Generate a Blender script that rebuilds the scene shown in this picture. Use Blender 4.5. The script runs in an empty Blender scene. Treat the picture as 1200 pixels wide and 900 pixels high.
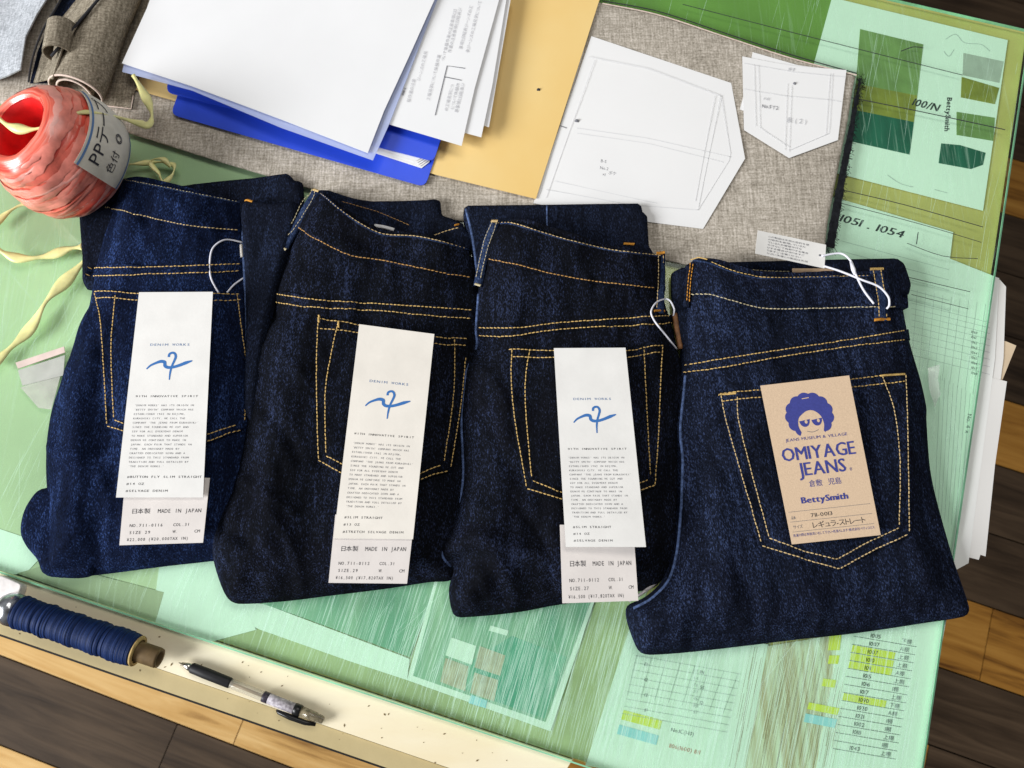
import bpy, bmesh, math, random
import numpy as np
from mathutils import Vector, Matrix
from mathutils.geometry import delaunay_2d_cdt
random.seed(7); rng = np.random.default_rng(7)
sc = bpy.context.scene
C = sc.collection
R = math.radians

# ------------------------------------------------------------------ camera
FPX, TILT, CAMH, ZT = 1000.0, R(16), 0.77, 0.74      # focal in px of a 1200 px frame, tilt off nadir, height above glass, glass height
cam_d = bpy.data.cameras.new('camera'); cam = bpy.data.objects.new('camera', cam_d); C.objects.link(cam)
cam_d.sensor_width = 36; cam_d.lens = 36 * FPX / 1200; cam_d.clip_start = 0.02; cam_d.clip_end = 50
cam.location = (0, 0, ZT + CAMH); cam.rotation_euler = (TILT, 0, 0)
cam_d.dof.use_dof = True; cam_d.dof.focus_distance = 0.78; cam_d.dof.aperture_fstop = 9
sc.camera = cam
# ------------------------------------------------------------------ world and lamps (an indoor workroom: window at upper left, ceiling tube)
w = bpy.data.worlds.new('World'); sc.world = w; w.use_nodes = True
bg = w.node_tree.nodes['Background']; bg.inputs[0].default_value = (0.93, 0.96, 1.0, 1); bg.inputs[1].default_value = 0.13
def area(name, loc, target, sx, sy, power, col):
    d = bpy.data.lights.new(name, 'AREA'); d.shape = 'RECTANGLE'; d.size = sx; d.size_y = sy; d.energy = power; d.color = col
    o = bpy.data.objects.new(name, d); C.objects.link(o); o.location = loc
    o.rotation_euler = (Vector(target) - Vector(loc)).to_track_quat('-Z', 'Y').to_euler(); return o
area('window_light', (-3.7, -1.05, 2.75), (0, 0.2, ZT), 2.2, 1.8, 300, (0.97, 0.985, 1.0))
area('ceiling_light', (0.35, 0.9, 2.75), (0.1, 0.25, ZT), 1.8, 0.7, 17, (1.0, 0.965, 0.90))
sc.view_settings.view_transform = 'Standard'; sc.view_settings.look = 'None'
sc.view_settings.exposure = 0.06; sc.view_settings.gamma = 1
sc.view_settings.use_curve_mapping = False
sc.cycles.transparent_max_bounces = 16; sc.cycles.max_bounces = 8; sc.cycles.use_denoising = True

# ------------------------------------------------------------------ projection of measured points onto known heights
CT, ST = math.cos(TILT), math.sin(TILT)
def P(px, py, h=0.0):
    x = (px - 600) / FPX; y = -(py - 450) / FPX
    dy = y * CT + ST; dz = y * ST - CT
    t = (h - CAMH) / dz
    return Vector((x * t, dy * t, ZT + h))
def Pn(pts, h):
    pts = np.asarray(pts, float); x = (pts[:, 0] - 600) / FPX; y = -(pts[:, 1] - 450) / FPX
    dy = y * CT + ST; dz = y * ST - CT; t = (np.asarray(h) - CAMH) / dz
    return np.stack([x * t, dy * t], 1)
FLOOR_H = -ZT

# ------------------------------------------------------------------ numpy helpers
def hash2(ix, iy, seed):
    n = (ix * 374761393 + iy * 668265263 + seed * 974634777) & 0xFFFFFFFF
    n = ((n ^ (n >> 13)) * 1274126177) & 0xFFFFFFFF
    return ((n ^ (n >> 16)) & 0xFFFF) / 65535.0
def vnoise(x, y, seed=0):
    ix = np.floor(x).astype(np.int64); iy = np.floor(y).astype(np.int64); fx = x - ix; fy = y - iy
    fx = fx * fx * fx * (fx * (fx * 6 - 15) + 10); fy = fy * fy * fy * (fy * (fy * 6 - 15) + 10)
    a = hash2(ix, iy, seed); b = hash2(ix + 1, iy, seed); c = hash2(ix, iy + 1, seed); d = hash2(ix + 1, iy + 1, seed)
    return (a + (b - a) * fx) * (1 - fy) + (c + (d - c) * fx) * fy - 0.5
def seg_dist(p, poly, closed=True):
    a = np.asarray(poly, float); b = np.roll(a, -1, 0) if closed else a[1:]
    if not closed: a = a[:-1]
    out = np.full(len(p), 1e9)
    for k in range(0, len(p), 4000):
        q = p[k:k + 4000, None, :]
        ab = (b - a)[None]; ap = q - a[None]
        t = np.clip((ap * ab).sum(2) / np.maximum((ab * ab).sum(2), 1e-18), 0, 1)
        out[k:k + 4000] = np.sqrt(((ap - ab * t[..., None]) ** 2).sum(2)).min(1)
    return out
def inside(p, poly):
    a = np.asarray(poly, float); b = np.roll(a, -1, 0); res = np.zeros(len(p), bool)
    for (x0, y0), (x1, y1) in zip(a, b):
        c = (y0 > p[:, 1]) != (y1 > p[:, 1])
        if not c.any(): continue
        xi = (x1 - x0) * (p[:, 1] - y0) / (y1 - y0 + 1e-18) + x0
        res ^= c & (p[:, 0] < xi)
    return res
def catmull(pts, n=6, closed=False):
    pts = [np.asarray(p, float) for p in pts]; N = len(pts); out = []
    rngk = range(N) if closed else range(N - 1)
    for i in rngk:
        if closed: p0, p1, p2, p3 = pts[i - 1], pts[i], pts[(i + 1) % N], pts[(i + 2) % N]
        else: p0, p1, p2, p3 = pts[max(i - 1, 0)], pts[i], pts[i + 1], pts[min(i + 2, N - 1)]
        # centripetal-ish: clamp tangents to the segment length
        m1 = (p2 - p0) / 2; m2 = (p3 - p1) / 2; L = np.linalg.norm(p2 - p1)
        for m in (m1, m2):
            l = np.linalg.norm(m)
            if l > L: m *= L / l
        for k in range(n):
            t = k / n; t2 = t * t; t3 = t2 * t
            out.append((2*t3 - 3*t2 + 1) * p1 + (t3 - 2*t2 + t) * m1 + (-2*t3 + 3*t2) * p2 + (t3 - t2) * m2)
    if not closed: out.append(pts[-1])
    return np.array(out)
def resample(pts, step, closed=False):
    pts = np.asarray(pts, float)
    if closed: pts = np.vstack([pts, pts[:1]])
    d = np.concatenate([[0], np.cumsum(np.linalg.norm(np.diff(pts, axis=0), axis=1))])
    n = max(2, int(round(d[-1] / step))); s = np.linspace(0, d[-1], n + 1)
    r = np.stack([np.interp(s, d, pts[:, k]) for k in range(pts.shape[1])], 1)
    return r[:-1] if closed else r
def area2(p): return 0.5 * np.sum(p[:, 0] * np.roll(p[:, 1], -1) - np.roll(p[:, 0], -1) * p[:, 1])

# ------------------------------------------------------------------ object helpers
def obj(name, verts, faces, m, parent=None, smooth=True, kind=None, mats=None, fm=None):
    me = bpy.data.meshes.new(name); me.from_pydata([tuple(v) for v in verts], [], [tuple(f) for f in faces])
    for x in ([m] if mats is None else mats): me.materials.append(x)
    if fm is not None: me.polygons.foreach_set('material_index', fm)
    me.polygons.foreach_set('use_smooth', [smooth] * len(me.polygons)); me.update()
    o = bpy.data.objects.new(name, me); C.objects.link(o)
    if parent is not None:
        o.parent = parent; o.matrix_parent_inverse = Matrix.Translation(-wloc(parent))
    if kind: o['kind'] = kind
    return o
def wloc(o):
    v = Vector(o.location)
    if o.parent is not None and False: v = v
    return v
def tag(o, label, cat, group=None):
    o['label'] = label; o['category'] = cat
    if group: o['group'] = group
    return o
def thing(name, loc, label, cat, group=None):
    o = bpy.data.objects.new(name, None); C.objects.link(o); o.location = loc; o.empty_display_size = 0.02
    return tag(o, label, cat, group)
def box_vf(x0, x1, y0, y1, z0, z1):
    v = [(x0,y0,z0),(x1,y0,z0),(x1,y1,z0),(x0,y1,z0),(x0,y0,z1),(x1,y0,z1),(x1,y1,z1),(x0,y1,z1)]
    return v, [(0,3,2,1),(4,5,6,7),(0,1,5,4),(1,2,6,5),(2,3,7,6),(3,0,4,7)]
def prism(name, px, h, thick, m, parent=None, **k):
    """thin flat piece: measured outline, top at height h"""
    p = Pn(px, h)
    if area2(p) < 0: p = p[::-1]
    n = len(p)
    v = [(x, y, ZT + h) for x, y in p] + [(x, y, ZT + h - thick) for x, y in p]
    f = [tuple(range(n)), tuple(range(2*n-1, n-1, -1))] + [(i, n+i, n+(i+1) % n, (i+1) % n) for i in range(n)]
    return obj(name, v, f, m, parent, smooth=False, **k)
def layer(name, xy, top, m, parent=None, step=0.003, rings=(0.0006, 0.0014, 0.0026, 0.0044, 0.007), bottom=None, skirt=(), **k):
    """sheet over the outline xy; height = top(points, distance to edge); skirt = [(inset, height)] rings below the edge"""
    xy = np.asarray(xy, float)
    if area2(xy) < 0: xy = xy[::-1]
    n = len(xy)
    tn = np.roll(xy, -1, 0) - np.roll(xy, 1, 0); nr = np.stack([-tn[:, 1], tn[:, 0]], 1)
    nr /= np.maximum(np.linalg.norm(nr, axis=1, keepdims=True), 1e-12)
    pts = [xy]
    for r in rings:
        q = xy + nr * r; d = seg_dist(q, xy); ok = (d > r * 0.93) & inside(q, xy); pts.append(q[ok])
    lo, hi = xy.min(0), xy.max(0)
    gx, gy = np.meshgrid(np.arange(lo[0], hi[0], step), np.arange(lo[1], hi[1], step)); g = np.stack([gx.ravel(), gy.ravel()], 1)
    g[:, 0] += np.where((np.round((g[:, 1] - lo[1]) / step).astype(int) % 2) == 0, step / 2, 0)
    g = g[inside(g, xy)]
    if len(g): 
        d = seg_dist(g, xy); g = g[d > (rings[-1] if rings else 0) + step * 0.4]; pts.append(g)
    allp = np.vstack(pts)
    res = delaunay_2d_cdt([Vector(p) for p in allp], [(i, (i + 1) % n) for i in range(n)], [], 1, 1e-7)
    vo = np.array([tuple(v) for v in res[0]]); d = seg_dist(vo, xy); z = top(vo, d)
    verts = [(a[0], a[1], ZT + b) for a, b in zip(vo, z)]; faces = [f for f in res[2]]
    if skirt:
        zb = top(xy, np.zeros(n)); idx0 = len(verts)
        prev = list(range(idx0, idx0 + n)); verts += [(a[0], a[1], ZT + b) for a, b in zip(xy, zb)]
        for inset, hh in skirt:
            cur = list(range(len(verts), len(verts) + n)); q = xy + nr * inset
            hz = hh if callable(hh) else None
            verts += [(a[0], a[1], ZT + hh) for a in q]
            faces += [(prev[(i+1) % n], prev[i], cur[i], cur[(i+1) % n]) for i in range(n)]; prev = cur
    o = obj(name, verts, faces, m, parent, **k)
    bm = bmesh.new(); bm.from_mesh(o.data); bmesh.ops.remove_doubles(bm, verts=bm.verts, dist=1e-6)
    bmesh.ops.recalc_face_normals(bm, faces=bm.faces)
    if bm.faces:
        up = sum(f.normal.z * f.calc_area() for f in bm.faces)
        if up < 0: bmesh.ops.reverse_faces(bm, faces=bm.faces)
    bm.to_mesh(o.data); bm.free(); o.data.polygons.foreach_set('use_smooth', [True] * len(o.data.polygons))
    return o
def tube_vf(path, rad, seg=8, flat=1.0, cap=True):
    path = [Vector(p) for p in path]; n = len(path); v, f = [], []
    for i, p in enumerate(path):
        t = (path[min(i+1, n-1)] - path[max(i-1, 0)]); t.normalize()
        s = t.cross(Vector((0, 0, 1)))
        if s.length < 1e-4: s = Vector((1, 0, 0))
        s.normalize(); u = s.cross(t)
        r = rad[i] if hasattr(rad, '__len__') else rad
        for k in range(seg):
            a = 2 * math.pi * k / seg; v.append(p + s * (math.cos(a) * r) + u * (math.sin(a) * r * flat))
    for i in range(n - 1):
        for k in range(seg): f.append((i*seg+k, i*seg+(k+1) % seg, (i+1)*seg+(k+1) % seg, (i+1)*seg+k))
    if cap: f.append(tuple(range(seg))[::-1]); f.append(tuple(range((n-1)*seg, n*seg)))
    return v, f
def lathe_vf(a, b, prof, seg=32, closed=True):
    """prof: list of (t along a->b in metres, radius)"""
    a = Vector(a); ax = (Vector(b) - a).normalized(); s = ax.orthogonal().normalized(); u = ax.cross(s); v, f = [], []
    for t, r in prof:
        for k in range(seg):
            th = 2 * math.pi * k / seg; v.append(a + ax * t + (s * math.cos(th) + u * math.sin(th)) * r)
    for i in range(len(prof) - 1):
        for k in range(seg): f.append((i*seg+k, i*seg+(k+1) % seg, (i+1)*seg+(k+1) % seg, (i+1)*seg+k))
    if closed: f.append(tuple(range(seg))[::-1]); f.append(tuple(range((len(prof)-1)*seg, len(prof)*seg)))
    return v, f
def ribbon_vf(pts, width, v=None, f=None):
    v = [] if v is None else v; f = [] if f is None else f
    pts = [Vector(p) for p in pts]; n = len(pts); b = len(v)
    for i, p in enumerate(pts):
        t = pts[min(i+1, n-1)] - pts[max(i-1, 0)]; s = Vector((-t.y, t.x, 0)); s.normalize()
        wd = width[i] if hasattr(width, '__len__') else width
        v += [p + s * wd / 2, p - s * wd / 2]
    f += [(b+2*i, b+2*i+1, b+2*i+3, b+2*i+2) for i in range(n - 1)]
    return v, f

# ------------------------------------------------------------------ materials
def newmat(name):
    m = bpy.data.materials.new(name); m.use_nodes = True; nt = m.node_tree
    return m, nt, nt.nodes['Principled BSDF'], nt.nodes.new, nt.links.new
def rgb(c): return (c[0], c[1], c[2], 1)
def simple(name, col, rough=0.6, var=0.0, vscale=60, bump=0.0, bscale=400, spec=0.3, metal=0.0, stretch=None, col2=None, trans=0.0, detail=4, alpha=1.0, sss=0.0):
    m, nt, b, N, L = newmat(name)
    b.inputs['Base Color'].default_value = rgb(col); b.inputs['Roughness'].default_value = rough
    b.inputs['Specular IOR Level'].default_value = spec; b.inputs['Metallic'].default_value = metal
    if trans: b.inputs['Transmission Weight'].default_value = trans
    if alpha < 1: b.inputs['Alpha'].default_value = alpha
    if sss: b.inputs['Subsurface Weight'].default_value = sss; b.inputs['Subsurface Radius'].default_value = (0.01, 0.006, 0.004)
    tc = N('ShaderNodeTexCoord'); mp = N('ShaderNodeMapping'); L(tc.outputs['Object'], mp.inputs[0])
    if stretch: mp.inputs['Scale'].default_value = stretch[:3]; mp.inputs['Rotation'].default_value = (0, 0, stretch[3] if len(stretch) > 3 else 0)
    if var or col2:
        n = N('ShaderNodeTexNoise'); n.inputs['Scale'].default_value = vscale; n.inputs['Detail'].default_value = detail; L(mp.outputs[0], n.inputs['Vector'])
        cr = N('ShaderNodeValToRGB'); c2 = col2 or tuple(max(0, c * (1 - var)) for c in col); c1 = col if col2 else tuple(min(1, c * (1 + var * 0.5)) for c in col)
        cr.color_ramp.elements[0].position = 0.32; cr.color_ramp.elements[0].color = rgb(c2)
        cr.color_ramp.elements[1].position = 0.68; cr.color_ramp.elements[1].color = rgb(c1)
        L(n.outputs['Fac'], cr.inputs[0]); L(cr.outputs[0], b.inputs['Base Color'])
    if bump:
        n2 = N('ShaderNodeTexNoise'); n2.inputs['Scale'].default_value = bscale; n2.inputs['Detail'].default_value = 3; L(mp.outputs[0], n2.inputs['Vector'])
        bp = N('ShaderNodeBump'); bp.inputs['Strength'].default_value = bump; bp.inputs['Distance'].default_value = 0.001
        L(n2.outputs['Fac'], bp.inputs['Height']); L(bp.outputs[0], b.inputs['Normal'])
    return m
def denim(name, dark, mid, light, seed=0.0, ang=0.0, spk=0.5):
    m, nt, b, N, L = newmat(name)
    tc = N('ShaderNodeTexCoord'); mp = N('ShaderNodeMapping'); mp.vector_type = 'POINT'
    mp.inputs['Location'].default_value = (seed, seed * 1.7, 0); mp.inputs['Rotation'].default_value = (0, 0, ang); L(tc.outputs['Object'], mp.inputs[0])
    def noise(scale, sx, sy, det, rough=0.6, rot=0.0):
        q = N('ShaderNodeMapping'); q.inputs['Scale'].default_value = (sx, sy, 1); q.inputs['Rotation'].default_value = (0, 0, rot); L(mp.outputs[0], q.inputs[0])
        n = N('ShaderNodeTexNoise'); n.inputs['Scale'].default_value = scale; n.inputs['Detail'].default_value = det; n.inputs['Roughness'].default_value = rough
        L(q.outputs[0], n.inputs['Vector']); return n.outputs['Fac']
    blotch = noise(30, 1, 0.5, 4); streak = noise(120, 1, 0.12, 4, 0.7); speck = noise(900, 1, 0.42, 2, 0.75, R(32))
    def math_(op, a, bb, c=None):
        n = N('ShaderNodeMath'); n.operation = op
        for i, x in enumerate((a, bb, c)):
            if x is None: continue
            if isinstance(x, (int, float)): n.inputs[i].default_value = x
            else: L(x, n.inputs[i])
        return n.outputs[0]
    s = math_('MULTIPLY_ADD', blotch, 0.30, math_('MULTIPLY_ADD', streak, 0.34, math_('MULTIPLY', speck, spk)))
    s = math_('SUBTRACT', s, (0.30 + 0.34 + spk) * 0.5)
    s = math_('MULTIPLY_ADD', s, 2.1, 0.40)
    cr = N('ShaderNodeValToRGB'); e = cr.color_ramp.elements
    e[0].position = 0.0; e[0].color = rgb(dark); e[1].position = 1.0; e[1].color = rgb(light)
    x = e.new(0.5); x.color = rgb(mid)
    L(s, cr.inputs[0]); L(cr.outputs[0], b.inputs['Base Color'])
    b.inputs['Roughness'].default_value = 0.85; b.inputs['Specular IOR Level'].default_value = 0.02
    b.inputs['Sheen Weight'].default_value = 0.0; b.inputs['Sheen Roughness'].default_value = 0.24; b.inputs['Sheen Tint'].default_value = (0.15, 0.27, 0.75, 1)
    bp = N('ShaderNodeBump'); bp.inputs['Strength'].default_value = 0.5; bp.inputs['Distance'].default_value = 0.00022
    L(speck, bp.inputs['Height'])
    bp2 = N('ShaderNodeBump'); bp2.inputs['Strength'].default_value = 0.35; bp2.inputs['Distance'].default_value = 0.0014
    L(noise(75, 1, 0.7, 3), bp2.inputs['Height']); L(bp.outputs[0], bp2.inputs['Normal']); L(bp2.outputs[0], b.inputs['Normal'])
    return m
DK, MD, LT = (0.0045, 0.006, 0.014), (0.011, 0.018, 0.05), (0.034, 0.065, 0.19)
M = {}
M['denim1'] = denim('denim_indigo_a', (0.0026, 0.0036, 0.0080), (0.0068, 0.0118, 0.0345), (0.050, 0.098, 0.29), 0.3, 0.0, 0.8)
M['denim2'] = denim('denim_black_blue_b', (0.0027, 0.0029, 0.0038), (0.0062, 0.0071, 0.0108), (0.042, 0.060, 0.138), 1.9, 0.0, 0.85)
M['denim3'] = denim('denim_black_blue_c', (0.0027, 0.0029, 0.0038), (0.0062, 0.0071, 0.0108), (0.042, 0.060, 0.138), 3.1, 0.0, 0.85)
M['denim4'] = denim('denim_indigo_d', (0.0034, 0.0040, 0.0064), (0.0085, 0.0112, 0.0225), (0.050, 0.076, 0.175), 4.7, R(-8), 1.0)
M['denim_loop'] = denim('denim_loop_blue', (0.006, 0.009, 0.02), (0.022, 0.036, 0.085), (0.09, 0.14, 0.28), 8.1, 0.0, 0.9)
M['denim_edge'] = simple('denim_lit_edge', (0.085, 0.13, 0.27), 0.9, 0.6, 300, 0.4, 500, 0.1)  # lit seam ridges put into a lighter blue base colour
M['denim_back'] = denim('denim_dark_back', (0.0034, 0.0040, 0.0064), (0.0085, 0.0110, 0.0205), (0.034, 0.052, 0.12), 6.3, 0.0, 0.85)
M['gold'] = simple('gold_thread', (0.66, 0.44, 0.15), 0.6, 0.35, 900, spec=0.3)
M['tan'] = simple('tan_thread', (0.66, 0.48, 0.23), 0.7, 0.4, 900, spec=0.3)
M['pale'] = simple('pale_thread', (0.60, 0.52, 0.33), 0.7, 0.4, 900, spec=0.3)
M['copper'] = simple('copper_thread', (0.55, 0.30, 0.09), 0.7, 0.4, 900, spec=0.3)
M['orange'] = simple('orange_bartack_thread', (0.62, 0.27, 0.03), 0.6, 0.3, 900)
M['leather'] = simple('brown_leather', (0.22, 0.10, 0.04), 0.55, 0.4, 200, 0.3, 500)
M['card'] = simple('white_tag_card', (0.76, 0.745, 0.72), 0.65, 0.05, 40, 0.06, 300)
M['card2'] = simple('cream_tag_card', (0.76, 0.715, 0.65), 0.65, 0.05, 40, 0.06, 300)
M['card3'] = simple('pinkish_tag_card', (0.70, 0.65, 0.62), 0.65, 0.05, 40, 0.06, 300)
M['kraft'] = simple('pale_kraft_card', (0.69, 0.51, 0.35), 0.75, 0.09, 900, 0.1, 600)
M['ink'] = simple('black_ink', (0.03, 0.03, 0.04), 0.7)
M['greyink'] = simple('grey_ink', (0.16, 0.16, 0.18), 0.7)
M['faint'] = simple('faint_pencil', (0.70, 0.70, 0.71), 0.8)
M['faint2'] = simple('mid_pencil', (0.50, 0.50, 0.52), 0.8)
M['blueink'] = simple('blue_ink', (0.035, 0.15, 0.42), 0.6)
M['steelink'] = simple('slate_blue_ink', (0.10, 0.19, 0.38), 0.6)
M['violet'] = simple('violet_blue_ink', (0.045, 0.055, 0.27), 0.65, 0.12, 500)
M['string'] = simple('white_string', (0.78, 0.78, 0.86), 0.6)
M['paper'] = simple('white_paper', (0.81, 0.81, 0.82), 0.7, 0.025, 12)
M['warmpaper'] = simple('warm_white_paper', (0.80, 0.78, 0.755), 0.7, 0.03, 12)
M['pattern'] = simple('pattern_card', (0.82, 0.815, 0.815), 0.7, 0.03, 9)
M['manila'] = simple('manila_card', (0.80, 0.54, 0.19), 0.6, 0.07, 7, 0.05, 500, col2=(0.84, 0.62, 0.27))
M['cover'] = simple('blue_plastic', (0.022, 0.075, 0.68), 0.35, 0.12, 14, spec=0.5)
M['sleeve'] = simple('clear_plastic_sleeve', (0.55, 0.62, 0.88), 0.25, spec=0.5, alpha=0.62)
M['film'] = simple('clear_film', (0.85, 0.88, 0.84), 0.15, spec=0.6, alpha=0.22)
def linen(name, c1, c2, c3):
    m, nt, b, N, L = newmat(name)
    tc = N('ShaderNodeTexCoord'); outs = []
    for rot, sx, sy in ((R(17), 1, 0.1), (R(17), 0.1, 1)):
        q = N('ShaderNodeMapping'); q.inputs['Rotation'].default_value = (0, 0, rot); q.inputs['Scale'].default_value = (sx, sy, 1); L(tc.outputs['Object'], q.inputs[0])
        n = N('ShaderNodeTexNoise'); n.inputs['Scale'].default_value = 560; n.inputs['Detail'].default_value = 3; L(q.outputs[0], n.inputs['Vector']); outs.append(n.outputs['Fac'])
    n3 = N('ShaderNodeTexNoise'); n3.inputs['Scale'].default_value = 520; n3.inputs['Detail'].default_value = 2; L(tc.outputs['Object'], n3.inputs['Vector'])
    n4 = N('ShaderNodeTexNoise'); n4.inputs['Scale'].default_value = 7; n4.inputs['Detail'].default_value = 3; L(tc.outputs['Object'], n4.inputs['Vector'])
    def mul(a, k, add=None):
        n = N('ShaderNodeMath'); n.operation = 'MULTIPLY_ADD'; L(a, n.inputs[0]); n.inputs[1].default_value = k
        if add is None: n.inputs[2].default_value = 0
        else: L(add, n.inputs[2])
        return n.outputs[0]
    s = mul(outs[0], 0.3, mul(outs[1], 0.25, mul(n3.outputs['Fac'], 0.3, mul(n4.outputs['Fac'], 0.15))))
    cr = N('ShaderNodeValToRGB'); e = cr.color_ramp.elements; e[0].position = 0.36; e[0].color = rgb(c1); e[1].position = 0.62; e[1].color = rgb(c3)
    x = e.new(0.5); x.color = rgb(c2)
    L(s, cr.inputs[0]); L(cr.outputs[0], b.inputs['Base Color']); b.inputs['Roughness'].default_value = 0.95; b.inputs['Specular IOR Level'].default_value = 0.05
    bp = N('ShaderNodeBump'); bp.inputs['Strength'].default_value = 0.5; bp.inputs['Distance'].default_value = 0.0008; L(s, bp.inputs['Height']); L(bp.outputs[0], b.inputs['Normal'])
    return m
M['linen'] = linen('grey_linen_cloth', (0.20, 0.175, 0.14), (0.42, 0.375, 0.315), (0.66, 0.60, 0.53))
M['cloth_light'] = linen('pale_grey_cloth', (0.22, 0.23, 0.25), (0.42, 0.44, 0.47), (0.60, 0.62, 0.66))
M['cloth_brown'] = linen('taupe_cloth', (0.10, 0.085, 0.06), (0.24, 0.205, 0.155), (0.42, 0.37, 0.29))
M['fray'] = simple('black_frayed_edge', (0.008, 0.009, 0.012), 0.95, 0.5, 300, 0.8, 300)
M['hemline'] = simple('pinkish_selvedge', (0.72, 0.58, 0.5), 0.8, 0.2, 300)
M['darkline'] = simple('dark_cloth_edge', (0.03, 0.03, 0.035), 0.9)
M['board'] = simple('cream_painted_board', (0.66, 0.50, 0.19), 0.55, 0.12, 14, 0.1, 90, col2=(0.54, 0.41, 0.14))
M['rail'] = simple('cream_painted_rail', (0.87, 0.79, 0.60), 0.55, 0.1, 22, 0.08, 120, col2=(0.82, 0.71, 0.48), stretch=(0.35, 1.4, 1, R(19)))
M['edging'] = simple('beige_edging', (0.52, 0.42, 0.22), 0.6, 0.15, 30, 0.1, 120, col2=(0.46, 0.37, 0.19))
M['gap_shade'] = simple('gap_shade_black', (0.012, 0.011, 0.01), 0.7)

# ------------------------------------------------------------------ lettering
GL = {}
def glyph(ch):
    if ch in GL: return GL[ch]
    cu = bpy.data.curves.new('glyph', 'FONT'); cu.body = ch; cu.size = 1; cu.resolution_u = 2
    o = bpy.data.objects.new('glyph', cu); C.objects.link(o); bpy.context.view_layer.update()
    ev = o.evaluated_get(bpy.context.evaluated_depsgraph_get()); me = ev.to_mesh()
    v = np.array([tuple(x.co[:2]) for x in me.vertices]).reshape(-1, 2); f = [tuple(p.vertices) for p in me.polygons]
    ev.to_mesh_clear(); bpy.data.objects.remove(o); bpy.data.curves.remove(cu)
    GL[ch] = (v, f, (v[:, 0].max() if len(v) else 0.3)); return GL[ch]
def text_pts(s, mono=None, bold=0.0, space=0.1):
    """flat outline geometry of a line: verts (x,y) with cap height ~0.72, faces, total width"""
    V, F, x = [], [], 0.0
    for ch in s:
        if ch == ' ': x += mono or 0.34; continue
        v, f, wd = glyph(ch); b = len(V)
        lo = v[:, 0].min(); wch = v[:, 0].max() - lo
        if mono:
            k = min(1.0, (mono - 0.1) / max(wch, 1e-3)) if wch > mono * 0.9 else 1.0
            off = x + (mono - wch * k) / 2
            V += [((p[0] - lo) * k + off, p[1]) for p in v]; x += mono
        else:
            V += [(p[0] - lo + x, p[1]) for p in v]; x += wch + space
        F += [tuple(i + b for i in q) for q in f]
    return V, F, max(x, 1e-3)
def lettering(name, lines, S, m, parent, **k):
    """lines: (text, u0, v_baseline, width_u or None, size_v, mono); S(u,v)->Vector on the surface, v grows downward"""
    AV, AF = [], []
    for (s, u0, v0, wu, sv, mono) in lines:
        V, F, wd = text_pts(s, mono); b = len(AV); kx = wu / wd
        AV += [S(u0 + p[0] * kx, v0 - p[1] * sv) for p in V]; AF += [tuple(i + b for i in q) for q in F]
    return obj(name, AV, AF, m, parent, smooth=False, **k)
def quadS(c, hfun, lift):
    c = [np.asarray(q, float) for q in c]      # TL, TR, BR, BL in px
    def S(u, v):
        p = (c[0] * (1-u) + c[1] * u) * (1-v) + (c[3] * (1-u) + c[2] * u) * v
        return P(p[0], p[1], (hfun(u, v) if callable(hfun) else hfun) + lift)
    return S

# ================================================================== FLOOR
fl = obj('floor', *box_vf(-2.6, 2.6, -1.6, 2.6, -0.05, -0.012), simple('floor_underlay', (0.015, 0.012, 0.01), 0.9), smooth=False, kind='structure')
fl['label'] = 'wood plank floor below the work table'
def plankmat(name, c1, c2, c3):
    m, nt, b, N, L = newmat(name)
    tc = N('ShaderNodeTexCoord'); oi = N('ShaderNodeObjectInfo'); ad = N('ShaderNodeVectorMath'); ad.operation = 'MULTIPLY_ADD'
    L(oi.outputs['Random'], ad.inputs[0]); ad.inputs[1].default_value = (9, 7, 5); L(tc.outputs['Object'], ad.inputs[2])
    q = N('ShaderNodeMapping'); q.inputs['Scale'].default_value = (1.6, 22, 1); L(ad.outputs[0], q.inputs[0])
    n = N('ShaderNodeTexNoise'); n.inputs['Scale'].default_value = 2.2; n.inputs['Detail'].default_value = 7; n.inputs['Roughness'].default_value = 0.65; n.inputs['Distortion'].default_value = 0.8; L(q.outputs[0], n.inputs['Vector'])
    q2 = N('ShaderNodeMapping'); q2.inputs['Scale'].default_value = (3, 9, 1); L(ad.outputs[0], q2.inputs[0])
    n2 = N('ShaderNodeTexNoise'); n2.inputs['Scale'].default_value = 1.6; n2.inputs['Detail'].default_value = 3; L(q2.outputs[0], n2.inputs['Vector'])
    mx = N('ShaderNodeMath'); mx.operation = 'MULTIPLY_ADD'; L(n.outputs['Fac'], mx.inputs[0]); mx.inputs[1].default_value = 0.65
    m3 = N('ShaderNodeMath'); m3.operation = 'MULTIPLY'; L(n2.outputs['Fac'], m3.inputs[0]); m3.inputs[1].default_value = 0.35; L(m3.outputs[0], mx.inputs[2])
    cr = N('ShaderNodeValToRGB'); e = cr.color_ramp.elements; e[0].position = 0.36; e[0].color = rgb(c1); e[1].position = 0.62; e[1].color = rgb(c3); x = e.new(0.47); x.color = rgb(c2)
    L(mx.outputs[0], cr.inputs[0]); L(cr.outputs[0], b.inputs['Base Color']); b.inputs['Roughness'].default_value = 0.6; b.inputs['Specular IOR Level'].default_value = 0.15
    bp = N('ShaderNodeBump'); bp.inputs['Strength'].default_value = 0.3; bp.inputs['Distance'].default_value = 0.002; L(n.outputs['Fac'], bp.inputs['Height']); L(bp.outputs[0], b.inputs['Normal'])
    return m
PM = [plankmat('oak_tan_plank', (0.26, 0.13, 0.035), (0.56, 0.33, 0.11), (0.70, 0.46, 0.19)),
      plankmat('walnut_dark_plank', (0.020, 0.012, 0.007), (0.046, 0.029, 0.017), (0.080, 0.052, 0.031)),
      plankmat('chestnut_plank', (0.11, 0.042, 0.008), (0.32, 0.145, 0.025), (0.44, 0.22, 0.045))]
fa, fb = Pn([(0, 768)], FLOOR_H)[0], Pn([(345, 901)], FLOOR_H)[0]
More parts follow.
